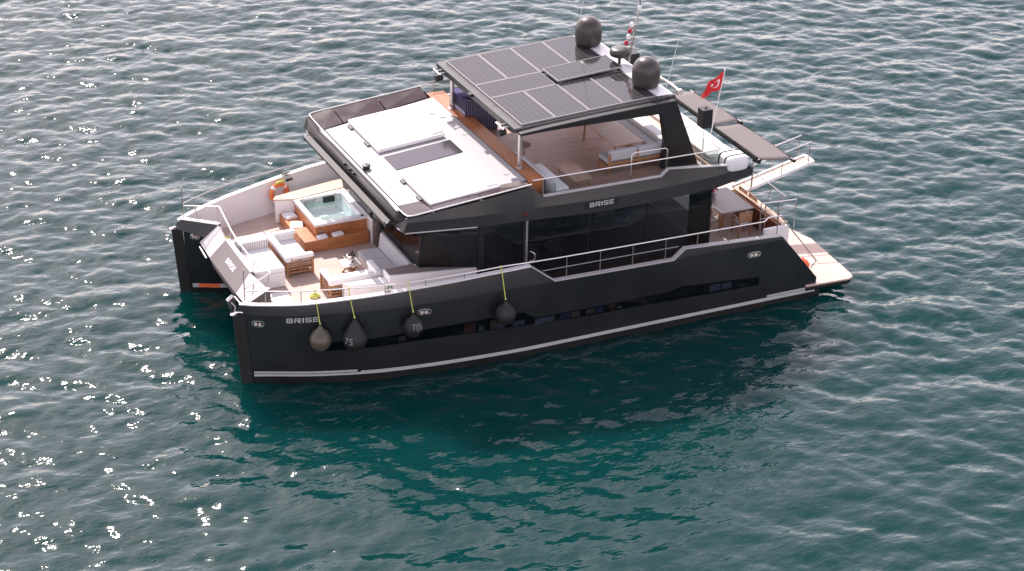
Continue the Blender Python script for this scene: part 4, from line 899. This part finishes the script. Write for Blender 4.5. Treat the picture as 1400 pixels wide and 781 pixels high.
towel('folded white towel on the forward tub step, nearer the lounge chair', 3.72, 2.33, DK+.32, -.35, .42, .50)
towel('folded white towel below the small tub step light', 4.13, 1.06, DK+.41, .06, .34, .22)
towel('folded white towel with dark print at the aft end of the tub step', 4.66, 1.07, DK+.41, .12, .38, .22)

# lifebuoy on the far bulwark
t = thing('lifebuoy', 'orange lifebuoy with pale bands hung inside the far bulwark', 'lifebuoy', (3.78, 4.22, 2.47), R(14))
MB().torus((0, 0, 0), .30, .085, 'y', 36).build('ring', 'orange_ring', t)
for a in (45, 135, 225, 315):
    c, s__ = math.cos(R(a)), math.sin(R(a)); q = MB()
    q.tube([(.30*math.cos(R(a+d)), 0, .30*math.sin(R(a+d))) for d in (-9, 0, 9)], .089, 10); q.build('band', 'band_white', t)
MB().tube([(.37*math.cos(a), -.03, .37*math.sin(a)) for a in np.linspace(0, 6.28, 25)][:-1], .012, 6, True).build('grab_line', 'rope_yellow', t)
q = MB(); q.obox((.05, 0, .36), (.34, .09, .10), .1); q.build('light_bracket', 'rope_yellow', t, bevel=.02)
q = MB(); q.obox((.42, .02, .36), (.26, .09, .08), .1); q.build('light_body', 'black_trim', t, bevel=.02)

def coil(label, c, r, n=5):
    o = MB(); p = []
    for i in range(n*16): a = i/16*2*math.pi; rr_ = r*(1-.5*(i/(n*16)))+rng.uniform(-.02, .02); p.append((rr_*math.cos(a), rr_*math.sin(a)*.8, .02+.012*i/16+rng.uniform(0, .025)))
    o.tube(p, .018, 6); q = o.build('rope_coil', 'rope_yellow'); q.location = c; tag(q, label, 'rope')
coil('loose yellow rope coil beside the far bow gate rail', (1.45, 2.95, DK), .18)
coil('small yellow-green rope coil by the near chair leg', (2.78, -1.95, DK), .15)

# fenders
def fender(label, x, zc, r, ht_, material, ztop, mark=None, my=0):
    yc = -(hully(x, zc)+r+.02)
    t = thing('fender', label, 'fender', (x, yc, zc), 0, 'fenders hung along the near hull')
    pr = [(.0005, -r), (r*.38, -r*.93), (r*.70, -r*.72), (r*.93, -r*.36), (r, 0), (r*.96, r*.30), (r*.82, r*.62), (r*.6, r*.92), (r*.34, ht_-.14), (r*.18, ht_-.05), (r*.16, ht_), (.0005, ht_+.01)]
    b = MB().lathe((0, 0, 0), pr, 28).build('body', material, t, ang=60)
    MB().torus((0, 0, ht_+.03), .04, .014, 'y', 12).build('eye', 'rubber', t)
    yt = -(max(capy(x), 3.2)-.07)-yc; xt = .02
    MB().tube([(0, 0, ht_+.05), (xt, yt-.10, capz(x)-zc+.03), (xt, yt, ztop-zc)], .013, 6).build('rope', 'rope_yellow', t)
    MB().ball((xt, yt, ztop-zc), .035, n=8).build('knot', 'rope_yellow', t)
    MB().ball((0, 0, ht_+.06), .03, n=8).build('knot', 'rope_yellow', t)
    if mark:
        o = text_on('marking', mark[0], (0, 0, 0), (1, 0, 0), (0, 0, 1), mark[1]*.75, mark[1], .004, 'fender_mark', b)
        bm = bmesh.new(); bm.from_mesh(o.data); bmesh.ops.subdivide_edges(bm, edges=bm.edges[:], cuts=1); bm.to_mesh(o.data); bm.free()
        for v in o.data.vertices:      # wrap the figures round the body
            a = mark[2]+(v.co.x-mark[1]/2)/r; el = (v.co.z+mark[3])/r; k = (r+.006-v.co.y)
            v.co = (k*math.cos(el)*math.sin(a), -k*math.cos(el)*math.cos(a), k*math.sin(el))
        if len(mark) > 4:
            MB().lathe((0, 0, 0), [(r*.55, -r*.86), (r*.36, -r*.955), (.0005, -r*1.015)], 20).build('base_cap', 'item_orange', b)
fender('olive brown round fender, foremost on the near hull', 2.02, 1.70, .33, .50, 'fender_olive', 3.14)
fender('largest black teardrop fender with a white mark low at its side', 2.98, 1.70, .37, .66, 'fender_black', 3.15, ('75', .26, -.9, -.02))
fender('black fender with a white mark across its middle beside the oval plate', 4.70, 1.90, .30, .46, 'fender_black', 3.18, ('T(5)', .34, .12, -.03, 1))
fender('plain black fender furthest aft, by the glass side door', 7.58, 1.87, .32, .46, 'fender_black', 3.27)

# sun pads on the coach roof
def sunpad(label, x0, x1, y0, y1):
    t = thing('sun_pad', label, 'sun pad', (x0, y0, dz(x0)+.014), 0, 'white sun pads on the upper deck')
    a = math.atan(.09); Lx, Ly = (x1-x0), (y1-y0)
    def lift(x, z): return (x, z+.09*x)
    m = MB()
    def q(xa, xb, ya, yb, lo, hi, name, mt, bev):
        b = MB(); b.hexa([(xa, ya, lo+.09*xa), (xb, ya, lo+.09*xb), (xb, yb, lo+.09*xb), (xa, yb, lo+.09*xa)], [(xa, ya, hi+.09*xa), (xb, ya, hi+.09*xb), (xb, yb, hi+.09*xb), (xa, yb, hi+.09*xa)]); return b.build(name, mt, t, bevel=bev, seg=3)
    q(.03, Lx-.03, .03, Ly-.03, 0, .03, 'base', 'cushion_grey', .005)
    w = Ly/2
    q(0, Lx, 0, w-.004, .03, .15, 'cushion', 'cushion_white', .03); q(0, Lx, w+.004, Ly, .03, .15, 'cushion', 'cushion_white', .03)
    q(Lx-.42, Lx-.02, .1, Ly-.1, .152, .20, 'pillow', 'cushion_white', .022)
    q(-.10, -.01, Ly*.25, Ly*.38, .0, .05, 'strap', 'fascia_paint', .01); q(-.10, -.01, Ly*.8, Ly*.92, .0, .05, 'strap', 'fascia_paint', .01)
sunpad('white sun pad between the skylight and the far wind deflector', 5.86, 8.15, .50, 3.18)
sunpad('white sun pad overlapping the near wind deflector', 5.82, 8.10, -3.82, -1.45)

# fly deck
F = 4.65
t = thing('covered_console', 'helm console under a navy striped cloth cover', 'helm console', (9.67, 1.70, F))
MB().prism([(-.30, .60), (.01, .60), (.01, 0), (.90, 0), (.88, .92), (-.26, 1.12)], 'xz', 0, 1.35).build('cover', 'navy_stripe', t, bevel=.05, seg=3)
MB().box(-.28, .42, .40, 1.2, 1.06, 1.16).build('cloth', 'navy_cloth', t, bevel=.05, seg=3)
MB().box(.02, .6, 1.36, 1.9, 0, .82).build('side_cover', 'navy_cloth', t, bevel=.06, seg=3)
t = thing('bar_stool', 'round dark bar stool behind the near hardtop post', 'stool', (10.05, -1.35, F))
MB().lathe((0, 0, 0), [(.20, 0), (.20, .02), (.04, .04), (.035, .66), (.10, .70)], 20).build('pedestal', 'steel', t)
MB().lathe((0, 0, 0), [(.10, .70), (.20, .71), (.21, .76), (.18, .79), (.0005, .80)], 24).build('seat', 'interior_wood', t)
t = thing('fly_bench', 'white padded bench against the teak step on the fly deck', 'bench', (9.68, -4.15, F))
MB().box(0, .55, 0, 1.95, 0, .28).build('base', 'gelcoat_grey', t, bevel=.01)
MB().box(.12, .58, 0, 1.97, .283, .42).build('seat_cushion', 'cushion_white', t, bevel=.04, seg=3)
MB().box(0, .13, 0, 2.7, .28, .62).build('backrest', 'cushion_grey', t, bevel=.03, seg=3)
t = thing('folding_table', 'low slatted folding table behind the glass balustrade', 'table', (10.9, -3.2, F))
MB().box(-.31, .31, -.68, .68, .40, .43).build('tabletop', 'table_wood', t, bevel=.006)
for s in (-1, 1):
    for q in (-1, 1): MB().bar((q*.25, s*.5-.18, 0), (q*.25, s*.5+.18, .40), .035, .05).build('leg', 'table_wood', t)
t = thing('dining_table', 'long teak dining table under the hardtop', 'table', (13.15, -1.10, F))
MB().box(-.52, .52, -1.45, 1.60, .70, .75).build('tabletop', 'table_wood', t, bevel=.01)
for y in (-1.0, 1.1):
    for q in (-1, 1): MB().bar((q*.4, y-.2, 0), (q*.12, y+.2, .70), .06, .08).build('leg', 'teak_wood', t)
t = thing('teak_sofa', 'slatted teak sofa with grey cushions at the table end', 'sofa', (13.22, -2.95, F))
f = MB()
for x in (-.98, .0, .98):
    f.box(x-.03, x+.03, -.06, 0, 0, .70)
for z in (.22, .36, .50, .64): f.box(-.98, .98, -.045, -.015, z-.035, z+.035)
f.box(-.98, -.92, 0, .72, .0, .30); f.box(.92, .98, 0, .72, 0, .30); f.box(-.98, .98, .02, .72, .24, .29)
f.build('frame', 'teak_wood', t, bevel=.006)
for a, b in ((-.97, -.01), (.01, .97)):
    MB().box(a, b, .10, .74, .293, .44).build('seat_cushion', 'cushion_grey', t, bevel=.04, seg=3)
    MB().box(a, b, -.05, .13, .44, .78).build('back_cushion', 'cushion_grey', t, bevel=.05, seg=3)
t = thing('aft_bench', 'long white bench running across behind the dining table', 'bench', (14.02, -2.35, F))
MB().box(.02, .55, 0, 5.0, 0, .30).build('base', 'gelcoat', t, bevel=.01)
MB().box(0, .36, 0, 5.0, .303, .45).build('seat_cushion', 'cushion_grey', t, bevel=.04, seg=3)
MB().box(.37, .82, 0, 5.0, .303, .62).build('backrest', 'cushion_white', t, bevel=.05, seg=3)
MB().box(.83, 1.02, 0, 5.0, .1, .55).build('teak_back', 'teak_pale', t, bevel=.01)
t = thing('aft_sun_bed', 'large white sun bed behind the aft bench', 'sun bed', (15.36, -3.3, F+.012))
MB().box(.12, 1.12, -.25, 6.6, 0, .18).build('base', 'gelcoat', t, bevel=.02)
for i in range(3): MB().box(.14, 1.10, -.2+2.26*i, -.2+2.26*i+2.25, .183, .32).build('cushion', 'cushion_white', t, bevel=.04, seg=3)
MB().box(0, .11, -1.0, 6.6, 0, .12).build('teak_edge', 'teak_pale', t, bevel=.01)
t = thing('life_raft', 'white life raft canister with two black straps on the aft corner', 'life raft', (16.1, -4.02, F+.02))
n = 20; prof = [(.40*abs(math.cos(a))**.45*math.copysign(1, math.cos(a)), .26+.25*abs(math.sin(a))**.55*math.copysign(1, math.sin(a))) for a in np.linspace(0, 2*math.pi, 32, endpoint=False)]
M_ = MB(); M_.loft([[(x*k, y, .26+(z-.26)*k) for x, z in prof] for y, k in ((-.36, .80), (-.33, .93), (-.28, .985), (-.2, 1), (.2, 1), (.28, .985), (.33, .93), (.36, .80))])
M_.build('shell', 'raft_shell', t, ang=50)
for i, y in enumerate((-.16, .20)):
    q = MB(); q.loft([[(x*1.03, yy, .26+(z-.26)*1.04) for x, z in prof] for yy in (y-.025, y+.025)]); q.build('strap', 'matte_black', t)
q = MB(); q.box(-.42, .42, -.3, .3, -.01, .02); q.build('cradle', 'steel', t)
t = thing('loudspeaker', 'black box loudspeaker on a thin pole at the aft deck', 'loudspeaker', (15.35, -3.38, F))
MB().tube([(0, 0, 0), (0, 0, 1.30)], .022).build('pole', 'pipe_white', t)
sp_ = MB().box(-.17, .17, -.19, .19, 1.30, 1.92).build('cabinet', 'black_trim', t, bevel=.015)
MB().box(.172, .178, -.15, .15, 1.36, 1.86).build('grille', 'rubber', sp_)
MB().lathe((.02, 0, 1.921), [(.04, 0), (.04, .03), (.02, .035)], 12).build('socket', 'rubber', sp_)
# ensign: pole leaning aft, cloth blown forward
t = thing('ensign', 'red flag with white crescent and star on a leaning pole', 'flag', (16.45, -1.95, F+.1))
p0 = Vector((0, 0, 0)); p1 = Vector((.62, .35, 2.22)); dv_ = (p1-p0).normalized()
MB().tube([p0, p1], .016, 8).build('pole', 'pipe_white', t)
MB().ball(p1, .03, n=8).build('finial', 'steel', t)
fg = MB(); nx, ny = 90, 60; FL, FH = .88, .60
top_ = p1-dv_*.04; wd_ = Vector((-.80, .30, -.55)).normalized()
vs = []
for i in range(nx+1):
    for j in range(ny+1):
        a = i/nx; b = j/ny; P = top_-dv_*FH*b*(1-.25*a)+wd_*FL*a*(.82+.06*b)
        P = P+Vector((.35, .9, .1))*((.10)*math.sin(a*10.5+b*3.2)*a**.6+.03*math.sin(a*17-b*5)*a)+Vector((0, 0, -1))*(.16*a*a*(1-b*.5))
        vs.append(P)
fs = []; ms_ = []
for i in range(nx):
    for j in range(ny):
        k = i*(ny+1)+j; fs.append((k, k+1, k+ny+2, k+ny+1)); u = (i+.5)/nx*1.5; v = (j+.5)/ny; x, y = u-.0, v-.5
        c1 = math.hypot(x-.50, y) < .25; c2 = math.hypot(x-.5625, y) < .20
        st_ = False; dx_, dy_ = x-.80, y; rr_ = math.hypot(dx_, dy_)
        if rr_ < .125:
            an_ = (math.atan2(dy_, dx_)+math.pi) % (2*math.pi/5)-math.pi/5; st_ = rr_*math.cos(an_)+abs(rr_*math.sin(an_))*1.376 < .125*1.0 and rr_ < .125*.382/max(.382, math.cos(math.pi/5-abs(an_))*0+.382) or rr_ < .055
        ms_.append(1 if (c1 and not c2) or st_ else 0)
fg.v = [tuple(p) for p in vs]; fg.f = [list(f) for f in fs]; fg.m = ms_
fo = fg.build('cloth', ['flag_red', 'flag_white'], t, ang=80)

# cockpit
C0 = 1.705
t = thing('cockpit_table', 'grey topped dining table in the aft cockpit', 'table', (17.2, -1.95, C0))
MB().box(-.60, .62, -.86, .90, .70, .75).build('tabletop', 'table_grey', t, bevel=.012)
for y in (-.55, .55):
    for x in (-.4, .4): MB().bar((x, y, 0), (x*.8, y, .70), .07, .07).build('leg', 'teak_wood', t)
def dchair(label, x, y, rz):
    t = thing('dining_chair', label, 'chair', (x, y, C0), rz, 'teak chairs round the cockpit table')
    for a in (-.22, .22):
        MB().box(.16, .205, a-.022, a+.022, 0, .63).build('leg', 'teak_wood', t); MB().box(-.255, -.21, a-.022, a+.022, 0, .88).build('leg', 'teak_wood', t)
        MB().box(-.21, .21, a-.025, a+.025, .632, .66).build('arm', 'teak_wood', t, bevel=.006)
    MB().box(-.23, .20, -.20, .20, .39, .42).build('seat', 'teak_wood', t)
    MB().box(-.21, .21, -.20, .20, .423, .48).build('cushion', 'cushion_grey', t, bevel=.02)
    b = MB()
    for z in (.58, .67, .76, .85): b.box(-.245, -.22, -.198, .198, z-.032, z+.032)
    b.build('backrest', 'teak_wood', t)
dchair('teak dining chair with its back to the near side rail', 17.22, -3.05, R(90))
dchair('teak dining chair at the saloon end, against the dark glass', 16.42, -2.45, R(10))
dchair('teak dining chair against the transom, nearer the stern gate', 17.88, -2.25, R(180))
dchair('teak dining chair against the transom, nearer the gangway', 17.88, -1.62, R(180))
dchair('teak dining chair on the far side, half hidden by the overhang', 17.35, -.72, R(-90))
t = thing('flower_vase', 'glass vase of red flowers on the cockpit table', 'vase', (16.95, -1.62, C0+.75))
MB().lathe((0, 0, 0), [(.07, 0), (.10, .04), (.11, .12), (.08, .18), (.09, .20), (.075, .195)], 18).build('vase', 'item_grey', t)
q = MB()
for i in range(26):
    a, e = rng.uniform(0, 6.28), rng.uniform(.2, 1.4); q.ball((.15*math.cos(a)*math.cos(e), .15*math.sin(a)*math.cos(e), .22+.14*math.sin(e)), rng.uniform(.025, .045), int(rng.integers(0, 4) == 0), 7)
q.build('flowers', ['flower_red', 'leaf_dark'], t)
t = thing('orange_buoy', 'orange ball buoy lying on the swim platform', 'buoy', (18.95, -4.25, .525))
MB().ball((0, 0, .24), .24, n=24).build('ball', 'orange_ball', t)
MB().torus((0, 0, .50), .035, .012, 'y', 12).build('eye', 'orange_ball', t)
